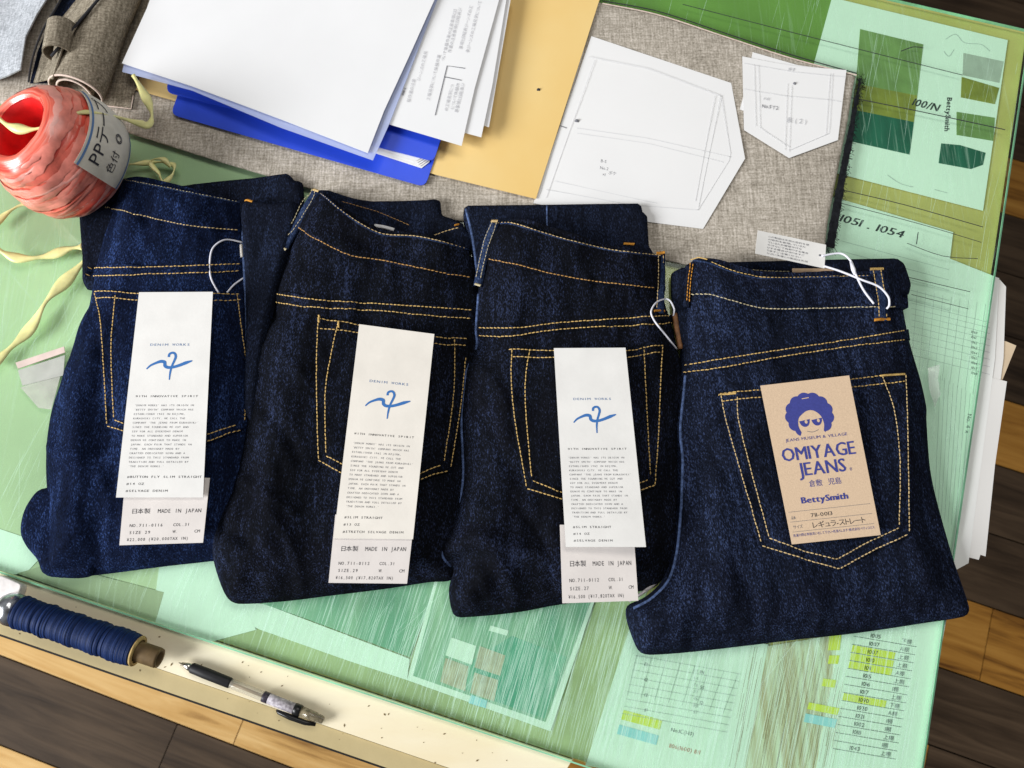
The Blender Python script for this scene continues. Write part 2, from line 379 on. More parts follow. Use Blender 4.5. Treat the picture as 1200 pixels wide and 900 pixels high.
fd = (fb - fa) / np.linalg.norm(fb - fa); fang = math.atan2(fd[1], fd[0]); fn = np.array([-fd[1], fd[0]])
pv, pf = box_vf(0, 1, 0.0012, 0.1238, -0.012, 0.0)
pme = {}
for L_ in (0.62, 0.91, 1.2):
    me = bpy.data.meshes.new('plank'); me.from_pydata([(x * (L_ - 0.0016), y, z) for x, y, z in pv], [], pf); me.materials.append(PM[0]); me.update(); pme[L_] = me
# tone per row: row 0 is the tan board along the table front, row -1 the dark one below it
def floor_row(px, py): return int(math.floor(float((Pn([(px, py)], FLOOR_H)[0] - fa) @ fn) / 0.125))
tone_r = {}
for px_, py_, t_ in ((1150, 880, 1), (1150, 780, 2), (1170, 720, 2), (1180, 600, 1), (1180, 500, 2), (1190, 420, 1), (1192, 330, 1), (1194, 250, 2), (1196, 170, 1), (1150, 20, 1)): tone_r.setdefault(floor_row(px_, py_), t_)
tone_l = {0: 0, -1: 1, -2: 0, -3: 1, 1: 2}
for row in range(-11, 20):
    u = -2.3 - (row * 0.37) % 0.8
    while u < 2.4:
        L_ = random.choice((0.62, 0.91, 1.2))
        o = bpy.data.objects.new('plank', pme[L_]); C.objects.link(o); o.parent = fl
        p = fa + fd * u + fn * (row * 0.125); o.location = (p[0], p[1], 0); o.rotation_euler = (0, 0, fang)
        t = random.choice((1, 2, 1, 1))
        if u < 0.35 and row in tone_l: t = tone_l[row]
        if u >= 0.0 and row in tone_r: t = tone_r[row]
        if row in (0, -1, -2): t = tone_l[row]
        o.material_slots[0].link = 'OBJECT'; o.material_slots[0].material = PM[t]
        u += L_
# ================================================================== TABLE
GLT = 0.005
BLx, BRx, TRx, TLx = (-250, 589), (1065, 1025), (1209, 35), (-200, -288)
tb = thing('work_table', (0, 0.3, 0), 'cream painted work table under the green glass sheet', 'table')
tb.location = (0, 0.3, 0)
def quad_slab(name, px, htop, thick, m, parent, inset=0.0, **k):
    p = Pn(px, htop)
    if inset: c = p.mean(0); p = p + (c - p) / np.linalg.norm(c - p, axis=1, keepdims=True) * inset
    if area2(p) < 0: p = p[::-1]
    v = [(a[0], a[1], ZT + htop) for a in p] + [(a[0], a[1], ZT + htop - thick) for a in p]; n = len(p)
    f = [tuple(range(n)), tuple(range(2*n-1, n-1, -1))] + [(i, n+i, n+(i+1) % n, (i+1) % n) for i in range(n)]
    return obj(name, v, f, m, parent, smooth=False, **k)
quad_slab('board', [BLx, BRx, TRx, TLx], -GLT - 0.0022, 0.025, M['board'], tb, inset=0.006)
# front rail outside the glass: cream strip, beige edging, black strip painting in the shadow gap
g0 = lambda x: 672 + 0.331 * x
quad_slab('front_rail', [(-250, g0(-250)-4), (671, g0(671)-4), (640, 720+0.342*640), (-250, 720-0.342*250)], -GLT - 0.0012, 0.03, M['rail'], tb)
quad_slab('edging', [(-250, 720.4-0.342*250), (639.6, 720.4+0.342*640), (625, 743+0.346*625), (-250, 743-0.346*250)], -GLT - 0.0032, 0.028, M['edging'], tb)
quad_slab('gap_shade_strip', [(-250, 743.3-0.346*250), (624.6, 743.3+0.346*625), (624, 745.6+0.346*624), (-250, 745.6-0.346*250)], -GLT - 0.006, 0.024, M['gap_shade'], tb)
for q in ((-60, 640), (1010, 940), (1150, 110), (-120, -180)):
    p = Pn([q], -0.03)[0]
    obj('leg', *box_vf(p[0]-0.03, p[0]+0.03, p[1]-0.03, p[1]+0.03, 0.0, ZT - GLT - 0.0272), M['board'], tb, smooth=False)

# ------------------------------------------------------------------ glass sheet
def glassmat():
    m, nt, b, N, L = newmat('green_glass'); nt.nodes.remove(b); out = nt.nodes['Material Output']
    tr = N('ShaderNodeBsdfTransparent'); tr.inputs[0].default_value = (0.900, 0.995, 0.93, 1)
    gl = N('ShaderNodeBsdfGlossy'); gl.inputs['Roughness'].default_value = 0.14; gl.inputs[0].default_value = (0.9, 1, 0.93, 1)
    lw = N('ShaderNodeLayerWeight'); lw.inputs[0].default_value = 0.5
    pw = N('ShaderNodeMath'); pw.operation = 'POWER'; pw.inputs[1].default_value = 5; L(lw.outputs['Facing'], pw.inputs[0])
    fr = N('ShaderNodeMath'); fr.operation = 'MULTIPLY_ADD'; fr.inputs[1].default_value = 0.95; fr.inputs[2].default_value = 0.045; L(pw.outputs[0], fr.inputs[0])
    tc = N('ShaderNodeTexCoord'); q = N('ShaderNodeMapping'); q.inputs['Rotation'].default_value = (0, 0, R(17)); q.inputs['Scale'].default_value = (1, 0.02, 1); L(tc.outputs['Object'], q.inputs[0])
    n = N('ShaderNodeTexNoise'); n.inputs['Scale'].default_value = 420; n.inputs['Detail'].default_value = 4; n.inputs['Roughness'].default_value = 0.7; L(q.outputs[0], n.inputs['Vector'])
    big = N('ShaderNodeTexNoise'); big.inputs['Scale'].default_value = 5; big.inputs['Detail'].default_value = 2; L(tc.outputs['Object'], big.inputs['Vector'])
    r1 = N('ShaderNodeMapRange'); r1.inputs[1].default_value = 0.55; r1.inputs[2].default_value = 0.72; L(n.outputs['Fac'], r1.inputs[0])
    r2 = N('ShaderNodeMapRange'); r2.inputs[1].default_value = 0.4; r2.inputs[2].default_value = 0.65; r2.inputs[3].default_value = 0.03; r2.inputs[4].default_value = 0.30; L(big.outputs['Fac'], r2.inputs[0])
    mm = N('ShaderNodeMath'); mm.operation = 'MULTIPLY_ADD'; L(r1.outputs[0], mm.inputs[0]); L(r2.outputs[0], mm.inputs[1]); mm.inputs[2].default_value = 0.004
    df = N('ShaderNodeBsdfDiffuse'); df.inputs[0].default_value = (0.58, 0.84, 0.66, 1)
    m1 = N('ShaderNodeMixShader'); L(fr.outputs[0], m1.inputs[0]); L(tr.outputs[0], m1.inputs[1]); L(gl.outputs[0], m1.inputs[2])
    m2 = N('ShaderNodeMixShader'); L(mm.outputs[0], m2.inputs[0]); L(m1.outputs[0], m2.inputs[1]); L(df.outputs[0], m2.inputs[2])
    L(m2.outputs[0], out.inputs['Surface']); return m
M['glass'] = glassmat()
m_, nt_, b_, N_, L_n = newmat('green_glass_underside'); nt_.nodes.remove(b_)
t_ = N_('ShaderNodeBsdfTransparent'); t_.inputs[0].default_value = (0.900, 0.995, 0.93, 1); L_n(t_.outputs[0], nt_.nodes['Material Output'].inputs[0]); M['glass_under'] = m_
M['glass_edge'] = simple('green_glass_edge', (0.30, 0.62, 0.42), 0.2, 0.3, 40, spec=0.6)
gs = thing('glass_sheet', (0, 0.3, ZT - GLT), 'large scratched green tinted glass sheet covering the table', 'glass sheet')
p = Pn([BLx, BRx, TRx, TLx], 0.0)
v = [(a[0], a[1], ZT) for a in p] + [(a[0], a[1], ZT - GLT) for a in p]
obj('pane', v, [(0,1,2,3), (7,6,5,4)], None, gs, smooth=False, mats=[M['glass'], M['glass_under']], fm=[0, 1])
v2 = list(v); ins = 0.0011; c = p.mean(0)
pi_ = p + (c - p) / np.linalg.norm(c - p, axis=1, keepdims=True) * ins * 2
v2 = [(a[0], a[1], ZT + 0.0002) for a in pi_] + [(a[0], a[1], ZT - 0.0008) for a in p] + [(a[0], a[1], ZT - GLT) for a in p]
obj('polished_edge', v2, [(i, 4+i, 4+(i+1) % 4, (i+1) % 4) for i in range(4)] + [(4+i, 8+i, 8+(i+1) % 4, 4+(i+1) % 4) for i in range(4)], M['glass_edge'], gs, smooth=False)
# knife scratches: pale hairlines across the sheet
sv, sf = [], []; GQ = Pn([BLx, BRx, TRx, TLx], 0.0); GQ = GQ + (GQ.mean(0) - GQ) * 0.006
e0 = Pn([(300, 772)], 0)[0]; e1 = Pn([(667, 893)], 0)[0]; ed = (e1 - e0) / np.linalg.norm(e1 - e0); en = np.array([-ed[1], ed[0]])
def scratch(px, py, Lm, wd, jit=0.06):
    q = Pn([(px, py)], 0.0)[0]; a = math.atan2(en[1], en[0]) + random.gauss(0, jit); d = np.array([math.cos(a), math.sin(a)])
    if random.random() < 0.02: a += random.choice((-1, 1)) * random.uniform(0.2, 0.7); d = np.array([math.cos(a), math.sin(a)])
    qe = q + d * Lm
    for e_ in (q, qe):
        if not inside(np.array([e_]), GQ)[0]: return
    wd *= 0.72; z = ZT + 0.00012 + random.random() * 0.0001
    k = random.uniform(-0.01, 0.01); s = np.array([-d[1], d[0]])
    pts = [(*(q + d * t * Lm + s * k * Lm * (t * (1 - t))), z) for t in (0, 0.33, 0.66, 1)]
    ribbon_vf(pts, [wd * 0.3, wd, wd, wd * 0.3], sv, sf)
for k in range(1250):      # dense band along the front middle
    x = random.gauss(600, 130); y = g0(x) - random.random() ** 1.5 * 165 - 3; scratch(x, y, random.uniform(0.008, 0.07), random.uniform(0.00018, 0.0005), 0.02)
for k in range(620):
    x = random.uniform(690, 1060); y = random.uniform(745, 960); scratch(x, y, random.uniform(0.02, 0.12), random.uniform(0.00018, 0.0005), 0.015)
for k in range(200):
    x = random.uniform(700, 1190); y = random.uniform(-20, 330); scratch(x, y, random.uniform(0.01, 0.09), random.uniform(0.00018, 0.00045), 0.035)
for k in range(260):
    x = random.uniform(0, 420); y = g0(x) - random.random() * 120 - 3; scratch(x, y, random.uniform(0.01, 0.06), random.uniform(0.0002, 0.0004), 0.03)
for k in range(120):
    scratch(random.uniform(0, 130), random.uniform(220, 640), random.uniform(0.01, 0.07), random.uniform(0.0002, 0.0004), 0.3)
for k in range(120):
    scratch(random.uniform(1070, 1160), random.uniform(320, 720), random.uniform(0.01, 0.08), random.uniform(0.0002, 0.0004), 0.06)
M['scratch'] = simple('pale_scratch', (0.66, 0.92, 0.78), 0.7, alpha=0.55)
obj('scratches', sv, sf, M['scratch'], gs, smooth=False, kind='stuff')
# black marker lines drawn on the glass
for pts, wd in (([(800, 5), (960, 46), (1128, 88)], 0.0009), ([(985, 112), (1080, 131), (1178, 152)], 0.0011), ([(985, 222), (1060, 240), (1152, 266)], 0.0009),
                ([(985, 238), (1080, 263), (1150, 284)], 0.0007), ([(1063, 285), (1105, 300), (1146, 303)], 0.0007), ([(1065, 325), (1137, 342)], 0.0007), ([(1068, 345), (1135, 362)], 0.0006), ([(1076, 272), (1074, 286)], 0.0009), ([(1056, 60), (1070, 55), (1082, 56)], 0.001), ([(800, 58), (850, 72), (905, 88)], 0.0008)):
    v, f = ribbon_vf([P(x, y, 0.0004) for x, y in catmull(pts, 4)], wd); obj('marker_line', v, f, M['ink'], gs, smooth=False)

# ================================================================== PAPERS UNDER THE GLASS
U = -GLT - 0.0006
def under(name, px, lvl, m, label, cat='sheet', group=None):
    h = U - lvl * 0.00025
    return tag(prism(name, px, h, 0.00018, m), label, cat, group), h
M['uwhite'] = simple('sheet_white', (0.86, 0.86, 0.84), 0.7, 0.05, 10)
M['ugreen'] = simple('green_paper', (0.20, 0.31, 0.07), 0.8, 0.25, 8)
M['ulime'] = simple('pale_green_paper', (0.62, 0.62, 0.45), 0.8, 0.18, 5)
M['ugrey'] = simple('grey_paper', (0.48, 0.46, 0.34), 0.8, 0.15, 12)
M['uteal'] = simple('teal_print', (0.44, 0.56, 0.44), 0.6, 0.7, 26, stretch=(1, 0.22, 1, R(17)), col2=(0.12, 0.33, 0.25))
M['ukraft'] = simple('brown_kraft_paper', (0.56, 0.42, 0.28), 0.8, 0.4, 220, stretch=(1, 0.03, 1, R(-12)), col2=(0.82, 0.80, 0.70))
M['olive'] = simple('olive_swatch', (0.29, 0.26, 0.05), 0.9, 0.2, 60)
M['tealsw'] = simple('dark_teal_swatch', (0.02, 0.12, 0.085), 0.9, 0.4, 60, stretch=(1, 0.2, 1))
M['greensw'] = simple('green_swatch', (0.22, 0.30, 0.11), 0.9, 0.2, 40)
M['greysw'] = simple('grey_swatch', (0.48, 0.46, 0.44), 0.9, 0.1, 60)
M['hiyel'] = simple('yellow_highlighter', (0.80, 0.76, 0.10), 0.7)
M['hiblue'] = simple('blue_highlighter', (0.42, 0.68, 0.82), 0.7)
M['redink'] = simple('red_ink', (0.6, 0.22, 0.18), 0.7)
M['beige'] = simple('beige_swatch', (0.62, 0.50, 0.42), 0.8, 0.2, 100)
# green backing sheets
under('backing_sheet', [(640, -60), (975, -14), (985, 60), (960, 215), (700, 150)], 4, M['ugreen'], 'mid green backing sheet above the grey cloth, behind the swatch card', 'sheet')
under('backing_sheet', [(100, 640), (760, 690), (735, 745), (688, 893), (640, 878), (400, 797), (225, 740), (100, 690)], 5, simple('sage_paper', (0.52, 0.53, 0.32), 0.8, 0.2, 14), 'sage green backing sheet along the front edge of the glass', 'sheet')
under('backing_sheet', [(-200, 60), (420, 150), (400, 560), (240, 690), (150, 717), (-220, 590)], 4, M['ulime'], 'pale green backing sheet beneath the twine ball and left jeans', 'sheet')
# colour swatch card
sw, h = under('swatch_card', [(975, -3), (1181, 47), (1152, 247), (930, 190), (955, 70)], 1, M['uwhite'], 'white card with dark green cloth swatches at top right corner', 'card')
hs = h + 0.0003
for nm, px, m in (('swatch', [(1008, 34), (1082, 52), (1075, 112), (1003, 98)], 'greensw'), ('swatch', [(1003, 98), (1075, 112), (1071, 143), (998, 128)], 'olive'), ('swatch', [(998, 128), (1071, 143), (1066, 181), (995, 165)], 'tealsw'),
                  ('swatch', [(1129, 62), (1176, 72), (1171, 97), (1128, 88)], 'greysw'), ('swatch', [(1127, 90), (1171, 103), (1166, 122), (1126, 114)], 'olive'),
                  ('swatch', [(1121, 131), (1166, 138), (1164, 165), (1121, 158)], 'greensw'), ('swatch', [(1103, 168), (1125, 170), (1155, 179), (1152, 193), (1138, 198), (1100, 191)], 'tealsw')):
    prism(nm, px, hs, 0.00025, M[m], sw)
def free_text(s, x, y, ang, size_px, m, parent, hh, wid=None, mono=None, shear=0.0, bold=0, **k):
    V, F, wd = text_pts(s, mono); kx = (wid / wd) if wid else size_px / 0.72; ky = size_px / 0.72
    ca, sa = math.cos(ang), math.sin(ang); out = []
    for a, b_ in V:
        dx = a * kx + b_ * ky * shear; dy = -b_ * ky; out.append(P(x + dx * ca - dy * sa, y + dx * sa + dy * ca, hh))
    nb = len(out)
    for q in range(bold):
        dq = Vector(((q + 1) * 0.00028 * ca, -(q + 1) * 0.00028 * sa, 0.00002 * (q + 1))); F = F + [tuple(i + nb * (q + 1) for i in f_) for f_ in F[:len(F) // (q + 1)]]; out += [o_ + dq for o_ in out[:nb]]
    return obj('lettering', out, F, m, parent, smooth=False, **k)
free_text('100/N', 1068, 123, R(14), 9, M['ink'], sw, hs, 32, shear=0.3, bold=2)
free_text('BettySmith', 1110, 114, R(95), 6, M['ink'], sw, hs, 40, bold=2)
for pts in ([(1108, 46), (1120, 40), (1130, 50), (1150, 52), (1160, 60)], [(1106, 60), (1112, 66), (1118, 58)], [(1040, 205), (1055, 215), (1070, 219)], [(1095, 222), (1110, 226)]):
    v, f = ribbon_vf([P(x, y, hs) for x, y in catmull(pts, 4)], 0.0006); obj('pencil_mark', v, f, M['faint2'], sw, smooth=False)
# numbered form sheet
fm_, h = under('form_sheet', [(930, 217), (1117, 272), (1113, 306), (1100, 420), (920, 400)], 1.4, M['uwhite'], 'white form sheet numbered 1051 . 1054 behind the right jeans', 'sheet')
free_text('1051 . 1054', 983, 259, R(15), 9, M['ink'], fm_, h + 0.0002, 78, shear=0.3, bold=2)
for i in range(5):
    v, f = ribbon_vf([P(985, 282 + i * 12, h + 0.0002), P(1112, 316 + i * 12, h + 0.0002)], 0.0004); obj('ruled_line', v, f, M['faint2'], fm_, smooth=False)
ov, h = under('chart_sheet', [(990, 262), (1060, 288), (1113, 303), (1171, 326), (1166, 420), (1135, 660), (1060, 700), (1000, 500)], 2, M['uwhite'], 'white size chart sheet with faint columns right of the right jeans', 'sheet')
V, F = [], []
for i in range(9): ribbon_vf([P(1068, 355 + i * 6 + i*i*0.2, h + .0002), P(1160, 378 + i * 6 + i*i*0.2, h + .0002)], 0.00035, V, F)
for i in range(9): ribbon_vf([P(1075 + i * 10, 340 + i * 2, h + .0002), P(1068 + i * 9, 430 + i * 4, h + .0002)], 0.0003, V, F)
for i in range(8): ribbon_vf([P(1102 + i * 5, 440 + i * 3, h + .0002), P(1095 + i * 4, 600 + i * 3, h + .0002)], 0.0003, V, F)
obj('printed_lines', V, F, M['faint2'], ov, smooth=False, kind='stuff')
for i in range(9): free_text(str(1060 + i), 1138, 390 + i * 6, R(14), 3.0, M['greyink'], ov, h + .0002)
free_text('No. 4 x', 1134, 485, R(97), 5, M['greyink'], ov, h + .0002)
# sheets hanging out past the glass on the right
tag(prism('loose_sheet', [(1120, 310), (1172, 328), (1179, 336), (1176, 420), (1160, 540), (1120, 560)], U - 0.0011, 0.0004, M['warmpaper']), 'white sheet jutting past the glass edge, upper of the right papers', 'paper')
tag(prism('loose_sheet', [(1110, 430), (1180, 447), (1166, 545), (1155, 652), (1149, 650), (1147, 656), (1131, 652), (1100, 600)], U - 0.0006, 0.0005, M['warmpaper']), 'white sheet jutting past the glass with a torn lower corner', 'paper')
tag(prism('loose_sheet', [(1120, 388), (1179, 400), (1191, 405), (1174, 447), (1120, 460)], U - 0.0019, 0.0004, simple('tan_paper', (0.70, 0.55, 0.38), 0.7, 0.1, 40)), 'small tan paper peeking between the white sheets on the right', 'paper')
# number lists at bottom right
nl, h = under('number_list', [(985, 738), (1110, 722), (1092, 815), (1071, 960), (950, 935)], 1, M['uwhite'], 'white list of four digit numbers with yellow highlights, bottom right', 'list')
nums = ['1005', '1007', '1007', '1010', '1011', '1015', '1016', '1017', '1090', '1020', '1021', '1002', '1018', '', '1043']
rowang = R(9)
for i, s in enumerate(nums):
    x = 1012 - i * 1.75; y = 744 + i * 9.4
    if i in (2, 3, 4, 8):
        prism('highlight', [(x - 9, y - 7), (x + 41, y + 2), (x + 39, y + 10), (x - 11, y + 1)], h + 0.0002, 0.00005, M['hiyel'], nl)
    if s: free_text(s, x + 8, y + 3, rowang, 5.0, M['ink'], nl, h + 0.0004)
    v, f = ribbon_vf([P(x - 12, y + 1.5, h + .0003), P(x + 62, y + 14, h + .0003)], 0.0004); obj('ruled_line', v, f, M['greyink'], nl, smooth=False)
    free_text(random.choice(('Ａ棚', '下棚', '上棚', '1棚')), x + 44, y + 9, rowang, 4.5, M['greyink'], nl, h + 0.0004)
kb, h = under('kraft_sheet', [(870, 762), (1005, 740), (962, 930), (835, 930)], 1.5, M['ukraft'], 'streaky brown paper strip between the two number lists', 'sheet')
M['browns'] = simple('brown_streak', (0.40, 0.26, 0.15), 0.8, alpha=0.38)
V, F = [], []
for i in range(150):
    x = random.uniform(870, 990); y = random.uniform(752, 860); L_ = random.uniform(25, 90); x2 = x - L_ * 0.2
    ribbon_vf([P(x, y, h + .0002), P(x2, y + L_, h + .0002)], random.uniform(0.0002, 0.0005), V, F)
obj('streaks', V, F, M['browns'], kb, smooth=False, kind='stuff')
for px, m in (([(972, 745), (986, 744), (984, 762), (970, 762)], 'hiyel'), ([(972, 768), (984, 768), (982, 778), (970, 778)], 'hiyel'), ([(965, 795), (980, 797), (978, 806), (963, 804)], 'hiyel'), ([(948, 823), (984, 830), (981, 838), (946, 831)], 'hiyel'), ([(944, 836), (981, 843), (978, 853), (942, 846)], 'hiblue')):
    prism('highlight', px, h + 0.0004, 0.00005, M[m], kb)
cl, h = under('colour_list', [(738, 735), (900, 755), (868, 930), (686, 897)], 1, M['uwhite'], 'white printed list with yellow and blue bars below the right jeans', 'list')
prism('highlight', [(731, 832), (776, 844), (773, 855), (728, 843)], h + .0002, 0.00005, M['hiyel'], cl)
prism('highlight', [(726, 849), (772, 862), (769, 873), (723, 860)], h + .0002, 0.00005, M['hiblue'], cl)
free_text('No.1Ｃ(1-10)', 786, 857, R(12), 4.5, M['greyink'], cl, h + .0002)
free_text('1106(1600) 8/1', 784, 876, R(13), 5, M['redink'], cl, h + .0002)
V, F = [], []
for i in range(9): ribbon_vf([P(745 - i * 2, 768 + i * 8.5, h + .0003), P(868 - i * 2, 790 + i * 8.5, h + .0003)], 0.00035, V, F)
for i in range(8): ribbon_vf([P(746 + i * 17, 768 + i * 3, h + .0003), P(735 + i * 16, 815 + i * 3, h + .0003)], 0.0003, V, F)
obj('printed_lines', V, F, M['faint2'], cl, smooth=False, kind='stuff')
for i in range(7):
    free_text(random.choice(('1F', '12', '1N', '107(5', '55')), 755 + (i % 2) * 65, 780 + i * 9, R(12), 4, M['greyink'], cl, h + .0003); free_text(str(random.randint(10, 99)), 812, 788 + i * 8, R(12), 4, M['faint2'], cl, h + .0003)
# teal prints at bottom middle
ph, h = under('teal_print', [(515, 660), (705, 680), (645, 857), (477, 797)], 1, M['uwhite'], 'teal print with white border and beige squares, bottom middle', 'print')
prism('picture', [(518, 662), (698, 690), (639, 846), (484, 792)], h + .0002, 0.00005, M['uteal'], ph)
prism('picture', [(520, 795), (600, 745), (664, 770), (638, 842), (560, 815)], h + .0003, 0.00005, simple('deep_teal_print', (0.07, 0.33, 0.26), 0.6, 0.6, 60, stretch=(1, 0.1, 1, R(-12)), col2=(0.3, 0.5, 0.4)), ph)
for px, m in (([(529, 747), (558, 757), (553, 779), (522, 768)], 'uwhite'), ([(522, 771), (549, 781), (545, 810), (516, 799)], 'beige'), ([(562, 757), (592, 768), (586, 792), (556, 782)], 'beige'), ([(556, 788), (584, 797), (579, 822), (551, 812)], 'beige'), ([(552, 814), (571, 821), (569, 830), (549, 824)], 'hiblue'), ([(575, 733), (596, 739), (594, 745), (573, 739)], 'uwhite')):
    prism('square', px, h + .0004, 0.00005, M[m], ph)
pl, h = under('teal_print', [(285, 690), (330, 690), (520, 665), (480, 770), (350, 722), (300, 705)], 1.2, M['uteal'], 'dark teal print below the second jeans, left of the bordered print', 'print')
under('plain_sheet', [(225, 700), (310, 708), (480, 772), (477, 797), (410, 775), (305, 738)], 2.2, M['uwhite'], 'blank pale sheet edge under the glass beside the teal prints', 'sheet')
under('plain_sheet', [(187, 660), (260, 655), (300, 738), (248, 752), (178, 728)], 2, M['uwhite'], 'blank pale sheet under the glass between the two left jeans', 'sheet')
under('grey_sheet', [(60, 660), (192, 694), (182, 729), (20, 672)], 1.5, M['ugrey'], 'grey olive rectangle under the glass below the left jeans', 'sheet')
under('plain_sheet', [(-60, 600), (60, 640), (30, 672), (15, 673), (-60, 650)], 2.4, M['uwhite'], 'blank pale sheet under the glass at the left edge', 'sheet')
# ================================================================== CLOTHS AND PAPERS ON THE GLASS
def pxy(px, h, n=0, closed=True, step=0.006):
    q = Pn(px, h) if not n else Pn(catmull(px, n, closed), h)
    return resample(q, step, closed) if step else q
def corner_resample(px, h, step=0.008):
    q = Pn(px, h); out = []
    for a, b in zip(q, np.roll(q, -1, 0)):
        n = max(1, int(np.linalg.norm(b - a) / step)); out += [a + (b - a) * i / n for i in range(n)]
    return np.array(out)
def sheet(name, px, h, thick, m, label=None, cat=None, warp=0.0, wf=6, seed=1, parent=None, step=0.012, fn=None, group=None):
    xy = corner_resample(px, h, step)
    def top(p, d):
        z = h + warp * vnoise(p[:, 0] * wf + 3.1, p[:, 1] * wf, seed)
        if fn is not None: z = z + fn(p)
        return z
    o = layer(name, xy, top, m, parent, step=step, rings=(0.002,), skirt=())
    # give it real thickness
    md = o.modifiers.new('thickness', 'SOLIDIFY'); md.thickness = thick; md.offset = -1; o.modifiers.new('crisp', 'EDGE_SPLIT').split_angle = R(40)
    if label: tag(o, label, cat, group)
    return o
# large grey linen cloth
linen_px = [(-60, 110), (-60, -60), (400, -60), (640, -30), (705, 3), (770, 16), (850, 42), (930, 68), (1004, 88), (1001, 96), (994, 140), (982, 200), (970, 262), (966, 300), (880, 330), (810, 311), (700, 288), (560, 262), (450, 243), (368, 222), (345, 215), (250, 187), (140, 152), (60, 132)]
xy = Pn(linen_px, 0.002); xy = resample(xy, 0.006, True)
def lin_top(p, d): return 0.0024 * np.minimum(1, 0.35 + d / 0.003) + 0.0012 * vnoise(p[:, 0] * 9, p[:, 1] * 9, 4) * np.minimum(1, d / 0.02)
ln = thing('linen_cloth', P(560, 160, 0.001), 'large grey linen cloth spread flat beneath the papers and patterns', 'cloth')
layer('cloth', xy, lin_top, M['linen'], ln, step=0.007, rings=(0.001, 0.003), skirt=[(0.0, 0.0004)])
v, f = ribbon_vf([P(x, y, 0.0032) for x, y in catmull([(706, 4), (770, 17), (850, 43), (930, 69), (1004, 88)], 6)], 0.0016); obj('selvedge', v, f, M['hemline'], ln)
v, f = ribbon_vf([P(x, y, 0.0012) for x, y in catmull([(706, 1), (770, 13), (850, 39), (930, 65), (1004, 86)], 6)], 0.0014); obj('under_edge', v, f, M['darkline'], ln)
fp = catmull([(1006, 92), (1000, 125), (993, 165), (985, 205), (978, 245), (970, 290)], 8)
V, F = [], []
fpts = [P(x, y, 0.0022) for x, y in fp]
ribbon_vf([q + Vector((0.002, 0, 0)) for q in fpts], [0.0025 + 0.0055 * min(1, i / 26) + random.uniform(-0.0016, 0.0016) for i in range(len(fpts))], V, F)
for i in range(520):
    q = fpts[random.randrange(len(fpts))] + Vector((random.uniform(-0.002, 0.0055), random.uniform(-0.004, 0.004), random.uniform(0, 0.001)))
    a = random.uniform(-1.5, 1.5); L_ = random.uniform(0.002, 0.0065)
    ribbon_vf([q, q + Vector((math.cos(a) * L_, math.sin(a) * L_, -0.0012))], 0.0005, V, F)
obj('frayed_edge', V, F, M['fray'], ln)
# big paper pattern
bp_ = thing('pattern_piece', P(750, 160, 0.003), 'large white five sided paper pattern with a pencilled outline and punched hole', 'paper pattern')
HB = 0.0036
sheet('card', [(693, 42), (857, 97), (873, 186), (824, 268), (759, 260), (700, 252), (625, 238)], HB, 0.0004, M['pattern'], parent=bp_, warp=0.0012, wf=9)
V, F = [], []
for pts in ([(690, 66), (760, 80), (845, 112)], [(697, 70), (640, 232)], [(684, 60), (632, 228)], [(676, 150), (760, 162), (857, 184)], [(676, 156), (760, 168), (848, 190)], [(845, 112), (818, 245)], [(845, 112), (857, 184), (818, 246)], [(640, 222), (740, 240), (818, 246)], [(838, 112), (815, 236)], [(650, 212), (750, 234), (770, 238)]):
    ribbon_vf([P(x, y, HB + .0006) for x, y in resample(pts, 10)], 0.0006, V, F)
obj('pencil_lines', V, F, M['faint'], bp_, smooth=False, kind='stuff')
v, f = lathe_vf(P(676, 142, HB + 0.0003), P(676, 142, HB + 0.001), [(0, 0.0022), (0.0004, 0.0021)], 14); obj('punched_hole', v, f, M['greyink'], bp_)
for s, x, y in (('B-S', 704, 190), ('No.2', 703, 198), ('ポケ', 713, 204), ('×1', 706, 206)): free_text(s, x, y, R(10), 3.6, M['greyink'], bp_, HB + .0006)
v, f = ribbon_vf([P(656, 147, HB + .0006), P(664, 150, HB + .0006)], 0.0008); obj('pencil_mark', v, f, M['greyink'], bp_)
# small pocket patterns
spb = sheet('pocket_pattern', [(882, 61), (934, 76), (975, 82), (930, 150), (867, 128), (872, 110)], 0.0036, 0.0004, M['pattern'], 'white pocket pattern half hidden beneath another small pattern', 'paper pattern', warp=0.0003)
sp = thing('pocket_pattern', P(930, 120, 0.004), 'small white pointed pocket pattern on top, at upper right of cloth', 'paper pattern')
HS = 0.0046
sheet('card', [(870, 66), (905, 73), (930, 77), (992, 82), (982, 164), (925, 185), (872, 152)], HS, 0.0004, M['pattern'], parent=sp, warp=0.0003)
V, F = [], []
for pts in ([(884, 76), (886, 148)], [(889, 76), (891, 150), (925, 172)], [(973, 86), (968, 158)], [(976, 86), (972, 156), (925, 176)], [(872, 104), (888, 107), (920, 112), (975, 117), (986, 119)], [(928, 100), (925, 178)], [(923, 98), (920, 176)], [(872, 74), (930, 84), (990, 90)]):
    ribbon_vf([P(x, y, HS + .0005) for x, y in resample(pts, 10)], 0.0005, V, F)
obj('pencil_lines', V, F, M['faint'], sp, smooth=False, kind='stuff')
v, f = lathe_vf(P(931, 98, HS + 0.0002), P(931, 98, HS + 0.001), [(0, 0.0016), (0.0004, 0.0015)], 12); obj('punched_hole', v, f, M['greyink'], sp)
for s, x, y, z_, mm in (('P-112', 895, 117, 3, 'faint2'), ('No.5', 893, 126, 4, 'greyink'), ('Ｔ２', 905, 128, 4, 'greyink'), ('表 ( ２ )', 922, 143, 5, 'faint2'), ('BS.B', 924, 82, 3, 'faint2')): free_text(s, x, y, R(5), z_, M[mm], sp, HS + .0006)
